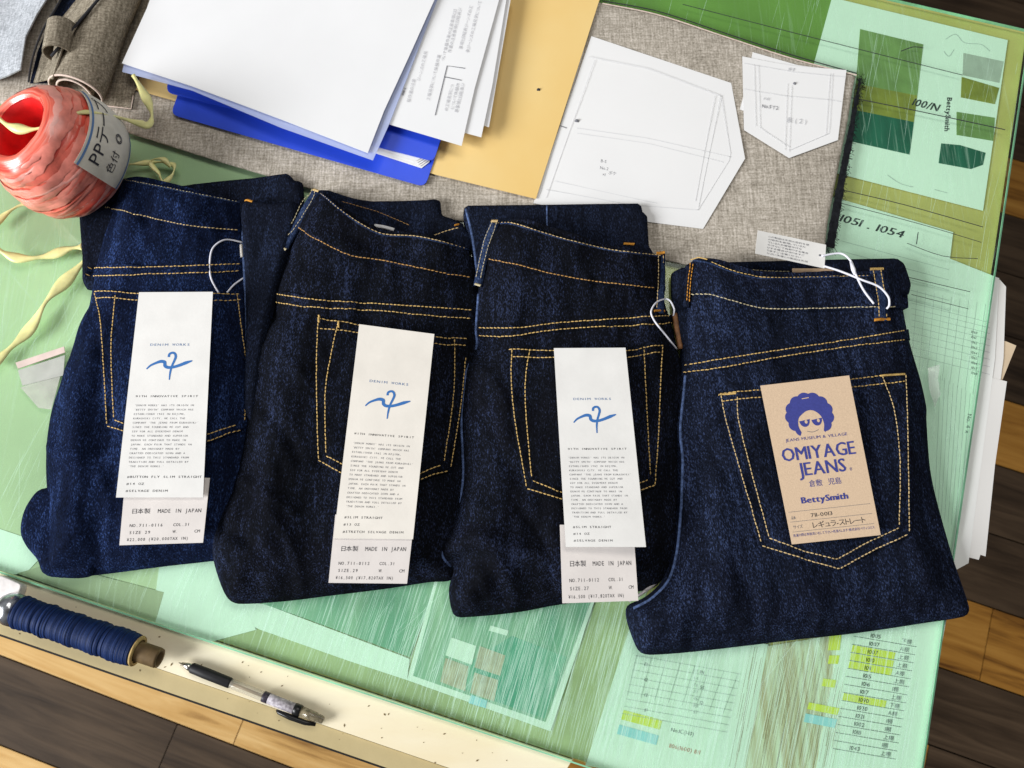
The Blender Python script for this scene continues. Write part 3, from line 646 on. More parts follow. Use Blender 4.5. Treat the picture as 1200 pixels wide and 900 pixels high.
# manila folder
mf = thing('manila_folder', P(560, 120, 0.004), 'large yellow manila card with a punched hole under the printed sheets', 'folder')
HM = 0.0052
sheet('card', [(155, 104), (250, 131), (400, 174), (512, 205), (628, 233), (668, 108), (703, -2), (712, -30), (178, -110)], HM, 0.0006, M['manila'], parent=mf, warp=0.0008, wf=4)
v, f = lathe_vf(P(631, 105.5, HM + 0.0002), P(631, 105.5, HM + 0.001), [(0, 0.0019), (0.0007, 0.0018)], 14); obj('punched_hole', v, f, M['ink'], mf)
# blue plastic folder with papers
bf = thing('blue_folder', P(380, 160, 0.006), 'blue plastic document folder between manila card and white papers', 'folder')
def rounded(px, r=10, n=4):
    out = []; N = len(px)
    for i in range(N):
        a, b, c = np.array(px[i-1], float), np.array(px[i], float), np.array(px[(i+1) % N], float)
        u1 = (a-b)/np.linalg.norm(a-b); u2 = (c-b)/np.linalg.norm(c-b)
        for k in range(n+1):
            t = k/n; out.append(tuple(b + u1*r*(1-t)**2 + u2*r*t**2))
    return out
sheet('back_cover', rounded([(208, 112), (200, 134), (498, 219), (525, 140), (350, 40), (230, 40)], 9), 0.0068, 0.0007, M['cover'], parent=bf, warp=0.0004)
sheet('front_cover', rounded([(198, 86), (195, 108), (280, 130), (508, 189), (524, 140), (350, 10), (230, 10)], 7), 0.0122, 0.0007, M['cover'], parent=bf, warp=0.0004)
for i in range(5):
    o = sheet('inner_sheet', [(206 + i, 108 - i), (300, 134 - i), (494 - i * 1.5, 197 - i * 2.2), (503 - i, 190 - i * 2), (510, 160), (350, 40), (240, 40)], 0.0078 + i * 0.0008, 0.0005, M['warmpaper' if i % 2 else 'paper'], ('lowest', 'second lowest', 'middle', 'second highest', 'topmost')[i] + ' white sheet of the stack inside the blue folder', 'paper', warp=0.0002, group='sheets inside the blue folder')
# printed sheets fanned over the manila card
def pr(px, h, label): return sheet('printed_sheet', px, h, 0.0003, M['paper'], label, 'paper', warp=0.0008, wf=5, seed=int(h * 10000), group='printed sheets fanned on the manila card')
pC = pr([(440, 110), (573, 149), (583, 90), (599, -4), (470, -30)], 0.0175, 'rightmost of the three fanned printed sheets, edge only')
pB = pr([(440, 128), (564, 161), (577, 100), (594, -4), (470, -30)], 0.0195, 'middle one of the three fanned printed sheets')
pA = pr([(430, 138), (541, 171), (556, 105), (586, -4), (470, -30)], 0.0215, 'front printed sheet with a ruled box beside the blank paper')
hA = 0.0223
for pts, wd in (([(510, 135), (524, 77), (545, 80)], 0.0009), ([(521, 90), (541, 94)], 0.0008)):
    V, F = ribbon_vf([P(x, y, hA) for x, y in pts], wd); obj('ruled_box', V, F, M['greyink'], pA, smooth=False)
ja = 'ジーンズの工場見学について体験作業の注意事項と日程表'
for k, (x, y, L_) in enumerate(((492, 95, 8), (503, 118, 12), (520, 72, 14), (528, 62, 12), (541, 58, 12), (549, 62, 14), (524, 130, 7), (531, 128, 7), (480, 120, 6), (536, 132, 8))):
    s = ''.join(ja[(k * 5 + i) % len(ja)] for i in range(L_)); free_text(s, x, y, R(-76), 3.4, M['faint2'], pA, hA)
for s, x, y in (('1018・2', 473, 112, ), ('10/18', 470, 106)): free_text(s, x, y, R(-70), 3, M['greyink'], pA, hA)
for k, (x, y) in enumerate(((580, 48), (584, 30))): free_text('注文２'[k:], x, y, R(-76), 4, M['redink' if k else 'faint2'], pC, 0.0182)
# clear sleeve and blank white paper
slv = sheet('plastic_sleeve', [(146, 72), (143, 84), (225, 106), (330, 150), (437, 188), (455, 148), (520, -20), (190, -20)], 0.0235, 0.0004, M['sleeve'], 'clear bluish plastic sleeve around the blank white paper', 'sleeve', warp=0.0006)
wp = sheet('blank_paper', [(143, 74), (225, 101), (330, 140), (431, 179), (450, 130), (480, 65), (511, -4), (180, -12), (172, 10)], 0.0262, 0.0008, M['paper'], 'large blank white paper at top left over the blue folder', 'paper', warp=0.0012, wf=3)

# ------------------------------------------------------------------ cloth scraps, top left
def cloth_grid(name, fn, nu, nv, m, parent=None, thick=0.0012, smooth=True):
    v = [fn(i / nu, j / nv) for j in range(nv + 1) for i in range(nu + 1)]
    f = [(j*(nu+1)+i, j*(nu+1)+i+1, (j+1)*(nu+1)+i+1, (j+1)*(nu+1)+i) for j in range(nv) for i in range(nu)]
    o = obj(name, v, f, m, parent); md = o.modifiers.new('thickness', 'SOLIDIFY'); md.thickness = thick; md.offset = 0; o.modifiers.new('crisp', 'EDGE_SPLIT').split_angle = R(40); return o
def edge_cord(name, px, h, r, m, parent):
    v, f = tube_vf([P(x, y, h[i] if hasattr(h, '__len__') else h) for i, (x, y) in enumerate(px)], r, 6); return obj(name, v, f, m, parent)
fc = sheet('cloth_scrap', [(100, 118), (154, 128), (156, 112), (162, 96), (176, 30), (190, -20), (60, -20)], 0.0058, 0.0016, M['cloth_brown'], 'flat taupe cloth scrap between the rolled cloth and white paper', 'cloth', warp=0.001)
v, f = ribbon_vf([P(x, y, 0.0062) for x, y in [(104, 121.5), (128, 124.5), (153.5, 127.5), (156, 112)]], 0.0013); obj('hem_edge', v, f, M['hemline'], fc)
pc = thing('cloth_scrap', P(20, 40, 0.004), 'pale blue grey cloth with a curled dark edge in the top left corner', 'cloth')
def pcs(p):  # rises toward the curled right border
    d = seg_dist(p, Pn([(82, -30), (62, 8), (40, 55), (34, 95)], 0.01), False); return 0.016 * np.exp(-(d / 0.03) ** 2)
sheet('cloth', [(-30, 96), (14, 97), (34, 93), (40, 55), (52, 28), (62, 12), (82, -20), (-30, -20)], 0.006, 0.0016, M['cloth_light'], parent=pc, warp=0.002, wf=14, fn=pcs)
cl_px = [(84, -24), (64, 12), (54, 28), (46, 45), (40, 62), (36, 78), (33.5, 96)]
edge_cord('dark_edge', catmull(cl_px, 4), 0.0225, 0.0011, M['darkline'], pc)
# roll: a rolled tube of taupe cloth with an open end
rc = thing('cloth_roll', P(105, 90, 0.006), 'rolled taupe cloth with an open lower end beside the twine ball', 'cloth roll')
ra, rb = P(86, 106, 0.025), P(146, -36, 0.025); ax = (rb - ra); Lr = ax.length; ax.normalize(); sd = ax.cross(Vector((0, 0, 1))).normalized()
def rollf(u, v):
    a = -0.55 + v * 2 * math.pi * 1.55; r = (0.0285 - 0.0115 * min(1, v * 1.35)) * (1 - 0.16 * u) + 0.0008 * math.sin(u * 9 + v * 5)
    return ra + ax * (u * Lr + 0.004 * math.sin(a)) + sd * (math.cos(a) * r * 1.05) + Vector((0, 0, 1)) * (math.sin(a) * r * 0.72)
cloth_grid('roll', rollf, 24, 60, M['cloth_brown'], rc, 0.0014)
v, f = tube_vf([rollf(0.0, t / 60) for t in range(61)], 0.0011, 6); obj('rolled_rim', v, f, M['hemline'], rc)
# flap that lies against the roll from the left with a black edge
def flap(u, v):
    A = np.array([(62, 92), (74, 56), (94, 24), (130, -18)], float); B = np.array([(40, 97), (50, 62), (70, 24), (104, -18)], float)
    t = u * 3; i = min(2, int(t)); k = t - i
    a = A[i] * (1-k) + A[i+1] * k; b = B[i] * (1-k) + B[i+1] * k; q = b * (1-v) + a * v
    return P(q[0], q[1], 0.010 + 0.032 * v ** 1.5 + 0.003 * math.sin(v * 6 + u * 4))
sheet('shaded_underside', [(35, 97), (44, 60), (62, 14), (80, -18), (125, -18), (92, 30), (66, 70), (60, 97)], 0.0085, 0.0012, M['denim_back'], parent=rc, warp=0.002)  # dark denim sheet: cloth underside, also paints in the shade of the cavity
cloth_grid('flap', flap, 16, 10, M['cloth_brown'], rc, 0.0014)
edge_cord('dark_edge', [(60, 66), (72, 52), (84, 36), (94, 24), (112, 3), (130, -18)], [0.043, 0.044, 0.0445, 0.045, 0.045, 0.045], 0.0015, M['darkline'], rc)
# curled tab
ca, cb = P(66, 56, 0.044), P(72, 22, 0.044)
cax = (cb - ca).normalized(); csd = cax.cross(Vector((0, 0, 1))).normalized()
def curl(u, v):
    a = math.pi * (-0.3 + 1.55 * v); r = 0.0135 - 0.003 * v
    return ca + cax * ((u - 0.1) * 0.034 - 0.006 * v) + csd * (math.cos(a) * r) + Vector((0, 0, 1)) * (math.sin(a) * r)
cloth_grid('curled_tab', curl, 8, 26, M['cloth_brown'], rc, 0.0013)

# ------------------------------------------------------------------ twine ball
tw = thing('twine_ball', P(95, 190, 0.001), 'upright ball of pink red plastic twine with a printed paper band', 'twine ball')
def twinemat():
    m, nt, b, N, L = newmat('red_plastic_twine')
    tc = N('ShaderNodeTexCoord'); q = N('ShaderNodeMapping'); q.inputs['Scale'].default_value = (14, 14, 160); L(tc.outputs['UV'], q.inputs[0])
    n = N('ShaderNodeTexNoise'); n.inputs['Scale'].default_value = 1; n.inputs['Detail'].default_value = 4; n.inputs['Distortion'].default_value = 0.4
    q.inputs['Scale'].default_value = (1.8, 20, 1); q.inputs['Rotation'].default_value = (0, 0, 0.10); L(q.outputs[0], n.inputs['Vector'])
    cr = N('ShaderNodeValToRGB'); e = cr.color_ramp.elements; e[0].position = 0.3; e[0].color = (0.66, 0.03, 0.02, 1); e[1].position = 0.72; e[1].color = (0.93, 0.34, 0.28, 1); x = e.new(0.5); x.color = (0.88, 0.17, 0.11, 1)
    L(n.outputs['Fac'], cr.inputs[0]); L(cr.outputs[0], b.inputs['Base Color']); b.inputs['Roughness'].default_value = 0.28; b.inputs['Specular IOR Level'].default_value = 0.7
    b.inputs['Subsurface Weight'].default_value = 0.15; b.inputs['Subsurface Radius'].default_value = (0.01, 0.003, 0.002)
    b.inputs['Coat Weight'].default_value = 0.3; b.inputs['Coat Roughness'].default_value = 0.3
    bp = N('ShaderNodeBump'); bp.inputs['Strength'].default_value = 0.5; bp.inputs['Distance'].default_value = 0.0012; L(n.outputs['Fac'], bp.inputs['Height']); L(bp.outputs[0], b.inputs['Normal'])
    return m
M['twine'] = twinemat(); M['twine_in'] = simple('red_twine_core', (0.72, 0.012, 0.012), 0.5, 0.3, 60)
ta, te = P(112, 205, 0.016), P(18, 146, 0.100); tax = (te - ta).normalized(); tl = (te - ta).length
prof = [(0.0, 0.030), (0.003, 0.041), (0.010, 0.0495), (0.022, 0.0555), (0.040, 0.0575), (0.058, 0.056), (0.074, 0.051), (0.086, 0.046), (0.093, 0.040), (0.096, 0.034), (0.093, 0.0295)]
k_ = tl / 0.096
def smooth_prof(pr_, n=4): return [tuple(q) for q in catmull(pr_, n)]
prf = smooth_prof([(t * k_, r) for t, r in prof]); SEG = 72
v, f = lathe_vf(ta, te, prf, SEG, closed=False)
s_ = tax.orthogonal().normalized()
vv = []
for i, q in enumerate(v):          # strands wind slightly unevenly
    ring, kk = divmod(i, SEG); th = 2 * math.pi * kk / SEG; t = prf[ring][0] / tl
    rad = (q - (ta + tax * prf[ring][0])); rad *= 1 + 0.016 * math.sin(th * 3 + t * 9) + 0.010 * math.sin(th * 7 - t * 22) + 0.006 * math.sin(th * 15 + t * 40)
    vv.append(ta + tax * prf[ring][0] + rad)
o = obj('winding', vv, f, M['twine'], tw)
uv = o.data.uv_layers.new(name='UVMap')
for poly in o.data.polygons:
    ks = [o.data.loops[l].vertex_index for l in poly.loop_indices]; wrap = {k % SEG for k in ks} == {0, SEG - 1}
    for l, k in zip(poly.loop_indices, ks):
        a = k % SEG; a = SEG if wrap and a == 0 else a; uv.data[l].uv = (a / SEG * 2 + (k // SEG) / len(prf) * 0.8, (k // SEG) / len(prf))
inn = smooth_prof([(0.093 * k_, 0.0297), (0.085 * k_, 0.026), (0.05 * k_, 0.023), (0.015 * k_, 0.022), (0.012 * k_, 0.001)], 3)
v, f = lathe_vf(ta, te, inn, 40, closed=False); obj('hollow_core', v, f, M['twine_in'], tw)
uax0 = tax.cross(s_)
SM = [simple('twine_strand_' + n_, c_, 0.32, 0.3, 90, spec=0.6) for n_, c_ in (('coral', (0.86, 0.17, 0.12)), ('red', (0.80, 0.09, 0.055)), ('pink', (0.90, 0.27, 0.21)), ('rose', (0.92, 0.38, 0.32)))]
for k in range(46):
    tc_ = random.uniform(0.10, 0.90); am = random.uniform(0.03, 0.16); p0 = random.random() * 6.28; th_a = random.random() * 6.28; span = random.uniform(2.6, 5.6); wv = random.uniform(0.0016, 0.0042); lf = random.uniform(0.0002, 0.0016)
    V, F = [], []; n_ = 48
    for i in range(n_ + 1):
        th = th_a + span * i / n_; t = min(0.93, max(0.05, tc_ + am * math.sin(th + p0))) * tl; wl = wv * (0.35 + 0.65 * math.sin(math.pi * i / n_) ** 0.5) * (1 + 0.25 * math.sin(i * 1.7 + k))
        for e_, up_ in ((-1, 0.0), (0, 0.0006), (1, 0.0)):
            tt = t + e_ * wl; r = float(np.interp(tt, [q[0] for q in prf[:36]], [q[1] for q in prf[:36]])) * (1 + 0.016 * math.sin(th * 3 + tt / tl * 9) + 0.010 * math.sin(th * 7 - tt / tl * 22)) + lf * math.sin(math.pi * i / n_) ** 0.4 + up_
            V.append(ta + tax * tt + (s_ * math.cos(th) + uax0 * math.sin(th)) * r)
    F = [(i*3+j, i*3+j+1, (i+1)*3+j+1, (i+1)*3+j) for i in range(n_) for j in range(2)]
    obj('strand', V, F, SM[(0, 2, 0, 1, 3, 2)[k % 6]], tw)
# paper band: patch of the barrel surface, slightly proud
uax = tax.cross(s_)
tow = (P(150, 175, 0.05) - (ta + tax * 0.03)); tow -= tax * tow.dot(tax); tow.normalize(); th0 = math.atan2(tow.dot(uax), tow.dot(s_))
def rad_at(t):
    return float(np.interp(t, [q[0] for q in prf[:30]], [q[1] for q in prf[:30]]))
def bandS(u, v, lift=0.0016):     # u along circumference, v along axis from the hollow end outward
    t = tl * (0.70 - 0.56 * v); th = th0 + (u - 0.5) * 1.5; r = rad_at(t) * 1.03 + lift + 0.0012
    return ta + tax * t + (s_ * math.cos(th) + uax * math.sin(th)) * r
cloth_grid('paper_band', lambda u, v: bandS(u, v), 20, 12, simple('band_paper', (0.66, 0.63, 0.55), 0.6, 0.15, 60), tw, 0.0004)
for vv_ in (0.05, 0.95): 
    V, F = [], []
    for i in range(21): V += [bandS(i/20, vv_ - 0.018, 0.0022), bandS(i/20, vv_ + 0.018, 0.0022)]
    F = [(2*i, 2*i+1, 2*i+3, 2*i+2) for i in range(20)]; obj('band_stripe', V, F, M['steelink'], tw)
sgn = 1 if (bandS(0.6, 0.5) - bandS(0.4, 0.5)).dot(Vector((0.4, 0.9, 0))) > 0 else -1
def bS(u, v): return bandS(0.5 + sgn * (u - 0.5), v, 0.0024)
lettering('lettering', [('PPテープ', 0.10, 0.36, 0.80, 0.30, None)], bS, M['ink'], tw)
lettering('lettering', [('色付', 0.10, 0.66, 0.24, 0.19, None), ('◎', 0.42, 0.66, 0.12, 0.2, None)], bS, M['ink'], tw)
# yellow tape strands
M['yellow'] = simple('yellow_plastic_tape', (0.84, 0.80, 0.36), 0.35, 0.25, 60, spec=0.5, sss=0.1)
def tape(px, hs, wd, label, twist=0.35, seed=0):
    pts = [np.array([x, y, h]) for (x, y), h in zip(px, hs)]; cc = catmull(pts, 7)
    q = [P(*c_) for c_ in cc]; n = len(q); v, f = [], []
    for i, p_ in enumerate(q):
        t = (q[min(i+1, n-1)] - q[max(i-1, 0)]).normalized(); s = t.cross(Vector((0, 0, 1))).normalized(); u_ = s.cross(t)
        a = twist * math.sin(i * 0.35 + seed); ww = wd * 1.3 * (0.75 + 0.35 * math.sin(i * 0.5 + seed * 2)); d_ = s * math.cos(a) + u_ * math.sin(a)
        for kk in range(5):
            e = (kk / 4 - 0.5); v.append(p_ + d_ * e * ww + u_ * (0.0015 * (1 - 4 * e * e)))
    f = [(i*5+k, i*5+k+1, (i+1)*5+k+1, (i+1)*5+k) for i in range(n-1) for k in range(4)]
    o = obj('yellow_tape', v, f, M['yellow']); md = o.modifiers.new('thickness', 'SOLIDIFY'); md.thickness = 0.0005
    return tag(o, label, 'tape', 'yellow plastic tape strands')
tape([(-12, 128), (8, 146), (30, 152), (55, 148), (80, 136), (105, 131), (140, 138), (172, 146), (178, 134), (170, 112), (156, 88)], [0.085, 0.105, 0.107, 0.106, 0.101, 0.092, 0.06, 0.04, 0.034, 0.032, 0.034], 0.0068, 'yellow tape coming out of the twine ball and looping right', 0.3, 1)
tape([(150, 193), (170, 191), (188, 190), (203, 193), (203, 203), (192, 214), (186, 203), (176, 190), (190, 186), (200, 196)], [0.008, 0.004, 0.003, 0.005, 0.005, 0.004, 0.006, 0.009, 0.011, 0.008], 0.0042, 'small curled knot of yellow tape above the left jeans', 0.5, 2)
tape([(-10, 268), (8, 250), (30, 238), (55, 234)], [0.003, 0.003, 0.004, 0.006], 0.0055, 'short yellow tape leading under the twine ball', 0.2, 3)
tape([(-12, 284), (4, 296), (25, 303), (55, 300), (80, 292), (96, 289)], [0.012, 0.006, 0.004, 0.003, 0.003, 0.003], 0.0078, 'yellow tape running level to the left jeans waist', 0.2, 4)
tape([(104, 300), (80, 326), (55, 352), (35, 385), (10, 410), (-12, 430)], [0.003, 0.003, 0.004, 0.004, 0.003, 0.003], 0.0092, 'wide yellow tape running diagonally down to the left edge', 0.25, 5)
# slip of paper and plastic film by the left jeans
ps = thing('paper_slip', P(45, 430, 0.001), 'pinkish paper slip with clear film sticking out beside the left jeans', 'paper slip')
prism('slip', [(18, 425), (75, 406), (76, 413), (21, 432)], 0.0022, 0.0008, simple('pink_white_paper', (0.74, 0.60, 0.54), 0.6, 0.15, 80), ps)
prism('fold', [(21, 434), (76, 416), (74, 440), (26, 452)], 0.0012, 0.0006, simple('grey_film', (0.62, 0.63, 0.58), 0.3, 0.12, 70, alpha=0.75), ps)
prism('film', [(24, 454), (72, 436), (60, 480), (45, 478)], 0.0006, 0.0003, simple('thin_film', (0.66, 0.66, 0.60), 0.3, 0.12, 70, alpha=0.5), ps)
sheet('film_scrap', [(1086, 432), (1100, 428), (1098, 445), (1103, 462), (1094, 478), (1088, 455)], 0.004, 0.0002, M['film'], 'crumpled clear film scrap beside the right jeans', 'film', warp=0.007, wf=90, step=0.004)
# ================================================================== JEANS
def circ(t): t = np.clip(t, 0, 1); return np.sqrt(np.maximum(0, 1 - (1 - t) ** 2))
def smooth(t): t = np.clip(t, 0, 1); return t * t * (3 - 2 * t)
class Pair: pass
def stitch_line(J, px, m, parent, hfun, lift=0.0004, L=0.0029, gap=0.0007, wd=0.00095, curve=True, name='stitching'):
    """individual thread stitches along a measured line, lying on the cloth"""
    c = catmull(px, 6) if (curve and len(px) > 2) else np.asarray(px, float)
    w2 = J.on(c); w2 = resample(w2, 0.0006); d = np.concatenate([[0], np.cumsum(np.linalg.norm(np.diff(w2, axis=0), axis=1))])
    s = random.random() * 0.001; V, F = [], []
    mids = []
    while s + L < d[-1]:
        mids.append((s, s + L)); s += L + gap
    if not mids: return
    ss = np.array(mids); P0 = np.stack([np.interp(ss[:, 0], d, w2[:, k]) for k in (0, 1)], 1); P1 = np.stack([np.interp(ss[:, 1], d, w2[:, k]) for k in (0, 1)], 1)
    jit = rng.normal(0, 0.00012, P0.shape); P0 = P0 + jit; P1 = P1 + rng.normal(0, 0.00012, P1.shape)
    z0, z1 = hfun(P0) + ZT, hfun(P1) + ZT
    for a, b, za, zb in zip(P0, P1, z0, z1):
        t = (b - a) / np.linalg.norm(b - a); s_ = np.array([-t[1], t[0]]) * wd / 2; mid = (a + b) / 2; zm = (za + zb) / 2; n0 = len(V)
        for q, z, k, l in ((a, za, 0.5, 0.0), (mid * 0.6 + a * 0.4, zm, 1.0, lift), (mid * 0.6 + b * 0.4, zm, 1.0, lift), (b, zb, 0.5, 0.0)):
            V += [(*(q + s_ * k), z + l * 0.4 + 0.0001), (*q, z + l + 0.00025), (*(q - s_ * k), z + l * 0.4 + 0.0001)]
        for i in range(3):
            o_ = n0 + i * 3; F += [(o_, o_+3, o_+4, o_+1), (o_+1, o_+4, o_+5, o_+2)]
    return obj(name, V, F, M[m] if isinstance(m, str) else m, parent, kind='stuff')
def jeans(name, label, outline, mat, base=0.001, T1=0.013, r1=0.009, T2=0.012, r2=0.055, tilt=0.4, creases=(), seed=1, group='folded jeans in a row', ang=0.0, wamp=1.0, fine=1.0, open_n=0, seams=()):
    J = Pair(); cpx = np.mean(np.array(outline), 0)
    J.root = thing(name, P(cpx[0], cpx[1], 0.0005), label, 'jeans', group)
    J.mat = mat; J.base = base
    hm = base + (T1 + T2) * 0.55
    xy = resample(Pn(catmull(outline, 5, True), hm), 0.0035, True); J.xy = xy
    closed_edge = Pn(catmull([q for q in outline[open_n - 1:]] + [outline[0]], 5), hm)
    cr = [(Pn(catmull(px, 5) if len(px) > 2 else px, hm + 0.008), amp, wd) for px, amp, wd in creases]
    sm = [Pn(catmull(q, 5) if len(q) > 2 else q, hm + 0.01) for q in seams]
    ca, sa = math.cos(ang), math.sin(ang)
    xl, xr = xy[:, 0].min(), xy[:, 0].max()
    def H(p, d=None):
        p = np.asarray(p, float)
        d = seg_dist(p, closed_edge, False)
        z = base + 0.30 * T1 + 0.70 * T1 * circ(d / r1) + T2 * np.sin(np.clip(d / r2, 0, 1) * math.pi / 2) ** 1.15
        x = p[:, 0] * ca + p[:, 1] * sa; y = -p[:, 0] * sa + p[:, 1] * ca
        z = base + (z - base) * (1 - tilt * np.clip((p[:, 0] - xl) / (xr - xl), 0, 1) ** 1.2)
        fade = np.clip(d / 0.012, 0, 1)
        z = z + fade * wamp * (0.0042 * vnoise(x * 24 + seed * 7.3, y * 11, seed) + 0.0026 * vnoise(x * 55 + seed * 3.1, y * 26, seed + 9)) + fade * fine * 0.0011 * vnoise(x * 140, y * 90, seed + 3)
        for q in sm:
            dd = seg_dist(p, q, False); z = z + np.clip(d / 0.006, 0, 1) * np.exp(-(dd / 0.0085) ** 2) * (0.0034 * vnoise(p[:, 0] * 115 + seed, p[:, 1] * 70, seed + 31) - 0.0006)
        for q, amp, wd in cr:
            dd = seg_dist(p, q, False); z = z + np.clip(d / 0.004, 0, 1) * amp * np.exp(-(dd / wd) ** 2)
        return z
    J.H = H
    def on(px, extra=0.0):
        px = np.asarray(px, float); h = np.full(len(px), base + T1 + T2)
        for _ in range(4): q = Pn(px, h); h = H(q) + extra
        return Pn(px, h)
    J.on = on
    J.body = layer('back_panel', xy, lambda p, d: H(p, d), mat, J.root, step=0.0032, skirt=[(0.0006, base + 0.2 * T1), (0.003, base + 0.06 * T1), (0.007, base)])
    return J
def patch(J, name, px, thick, m=None, n=0, parent=None, edge=0.0016, under=None, step=0.0032, bulge=0.0):
    """a cloth piece sewn on: follows the panel, proud by its thickness"""
    c = catmull(px, n, True) if n else np.asarray(px, float)
    q = J.on(c)
    out = []
    for a, b in zip(q, np.roll(q, -1, 0)):
        k = max(1, int(np.linalg.norm(b - a) / 0.0035)); out += [a + (b - a) * i / k for i in range(k)]
    xy = np.array(out); Hf = under or J.H
    o = layer(name, xy, lambda p, d: Hf(p) + 0.0001 + thick * circ(d / edge) + bulge * smooth(d / 0.03), m or J.mat, parent or J.root, step=step, rings=(0.0005, 0.0012, 0.0022, 0.004))
    pxy_ = xy
    def Hp(p):
        p = np.asarray(p, float); ins = inside(p, pxy_); d = seg_dist(p, pxy_)
        return Hf(p) + np.where(ins, 0.0001 + thick * circ(d / edge) + bulge * smooth(d / 0.03), 0)
    return o, Hp
def loose(J, name, px, h0, T, m, n=5, r=0.006, wob=0.0012, seed=3, step=0.0045, tilt=None):
    """a folded layer of the same jeans lying lower, behind the panel"""
    xy = resample(Pn(catmull(px, n, True) if n else px, h0 + T * 0.6), 0.004, True)
    def top(p, d):
        z = h0 + 0.35 * T + 0.65 * T * circ(d / r) + wob * vnoise(p[:, 0] * 45, p[:, 1] * 45, seed) * np.clip(d / 0.01, 0, 1)
        return z
    o = layer(name, xy, top, m, J.root, step=step, rings=(0.0008, 0.002, 0.0045), skirt=[(0.001, h0 + 0.12 * T), (0.004, h0)])
    def Hl(p): p = np.asarray(p, float); return top(p, seg_dist(p, xy) * np.where(inside(p, xy), 1, 0))
    return o, Hl
def on_h(px, hf, h0=0.02):
    px = np.asarray(px, float); h = np.full(len(px), h0)
    for _ in range(4): q = Pn(px, h); h = hf(q)
    return Pn(px, h)
class Proxy:
    def __init__(s, hf, h0): s.hf, s.h0 = hf, h0
    def on(s, px): return on_h(px, s.hf, s.h0)
def cord(J, px, rad, m, lift=0.0, n=5, name='side_seam', hf=None, flat=0.8):
    c = catmull(px, n) if len(px) > 2 else np.asarray(px, float); hf = hf or J.H
    q = resample(on_h(c, hf), 0.003); z = hf(q) + lift
    v, f = tube_vf([(a[0], a[1], ZT + b) for a, b in zip(q, z)], rad, 7, flat); return obj(name, v, f, m if not isinstance(m, str) else M[m], J.root)
def strip_on(J, px, wd, m, lift, hf=None, name='belt_loop', thick=0.0012):
    hf = hf or J.H; q = resample(on_h(np.asarray(px, float), hf), 0.0025); z = hf(q) + lift
    V, F = [], []; n = len(q)
    for i in range(n):
        t = q[min(i+1, n-1)] - q[max(i-1, 0)]; t = t / np.linalg.norm(t); s_ = np.array([-t[1], t[0]])
        arch = lift * 0.6 * math.sin(math.pi * i / (n - 1))
        for k in range(5):
            e = k / 4 - 0.5; V.append((*(q[i] + s_ * wd * e), ZT + z[i] + arch + thick * (1 - (2 * e) ** 4)))
    F = [(i*5+k, (i+1)*5+k, (i+1)*5+k+1, i*5+k+1) for i in range(n-1) for k in range(4)]
    o = obj(name, V, F, m, J.root); md = o.modifiers.new('thickness', 'SOLIDIFY'); md.thickness = 0.0016; md.offset = -1
    def Hs(p): 
        p = np.asarray(p, float); out = np.empty(len(p))
        for i, a in enumerate(p):
            k = np.argmin(((q - a) ** 2).sum(1)); out[i] = z[k] + lift * 0.6 * math.sin(math.pi * k / (n - 1)) + thick
        return out
    return o, Hs
def bartack(J, px, wd, m='orange', hf=None, lift=0.001):
    hf = hf or J.H; q = resample(on_h(np.asarray(px, float), hf), 0.0006); z = hf(q) + lift; v, f = [], []
    for i in range(len(q)):
        a = q[i]; 
        t = q[min(i+1, len(q)-1)] - q[max(i-1, 0)]; t /= max(np.linalg.norm(t), 1e-9); s_ = np.array([-t[1], t[0]]) * wd / 2
        sg = 1 if i % 2 else -1
        tv, tf = tube_vf([(a[0] - s_[0] - t[0]*0.0003, a[1] - s_[1] - t[1]*.0003, ZT + z[i] - 0.0002), (a[0], a[1], ZT + z[i] + 0.0004), (a[0] + s_[0] + t[0]*.0003, a[1] + s_[1]+t[1]*.0003, ZT + z[i] - 0.0002)], 0.0004, 5); b0 = len(v); v += tv; f += [tuple(k + b0 for k in ff) for ff in tf]
    return obj('bartack', v, f, M[m], J.root, kind='stuff')

# ---------------------------------------------------------------- first pair (left)
J1 = jeans('folded_jeans', 'leftmost folded dark blue jeans beside the yellow tape', [(137, 208), (180, 216), (230, 226), (268, 233), (284, 237), (287, 300), (290, 380), (300, 470), (298, 570), (275, 650), (240, 656), (187, 662), (110, 672), (66, 676), (52, 673), (46, 655), (47, 625), (47, 590), (45, 550), (47, 507), (53, 473), (66, 437), (77, 403), (86, 378), (96, 357), (101, 335), (104, 315), (114, 275), (124, 246), (130, 226)],
    M['denim1'], T1=0.011, T2=0.023, r2=0.042, seed=2, wamp=1.5, open_n=5, seams=[[(104, 319), (170, 318), (284, 314)], [(124, 250), (170, 258), (284, 274)], [(119, 345), (125, 430), (131, 500)], [(131, 498), (205, 524), (282, 502)], [(112, 348), (285, 350)]],
    creases=[([(124, 250), (112, 290), (106, 330), (95, 380)], 0.003, 0.012), ([(100, 352), (140, 340), (220, 336), (285, 336)], -0.0022, 0.006), ([(75, 430), (100, 520), (95, 640)], 0.003, 0.012), ([(60, 560), (110, 540), (130, 520)], -0.0025, 0.008), ([(170, 560), (160, 620), (165, 668)], 0.0018, 0.012), ([(102, 590), (110, 630), (105, 670)], -0.002, 0.008),
             ([(60, 470), (80, 478), (108, 470)], -0.0024, 0.0045), ([(50, 520), (75, 535), (112, 530)], 0.0024, 0.0045), ([(60, 600), (85, 610), (120, 600), (138, 585)], 0.0022, 0.005), ([(120, 560), (128, 600), (122, 650)], 0.0022, 0.005), ([(200, 232), (215, 245), (225, 262)], 0.0018, 0.005), ([(240, 236), (232, 255), (240, 268)], 0.0018, 0.005), ([(165, 222), (175, 240), (172, 256)], -0.0015, 0.006), ([(262, 240), (266, 255), (272, 268)], 0.0015, 0.005)])
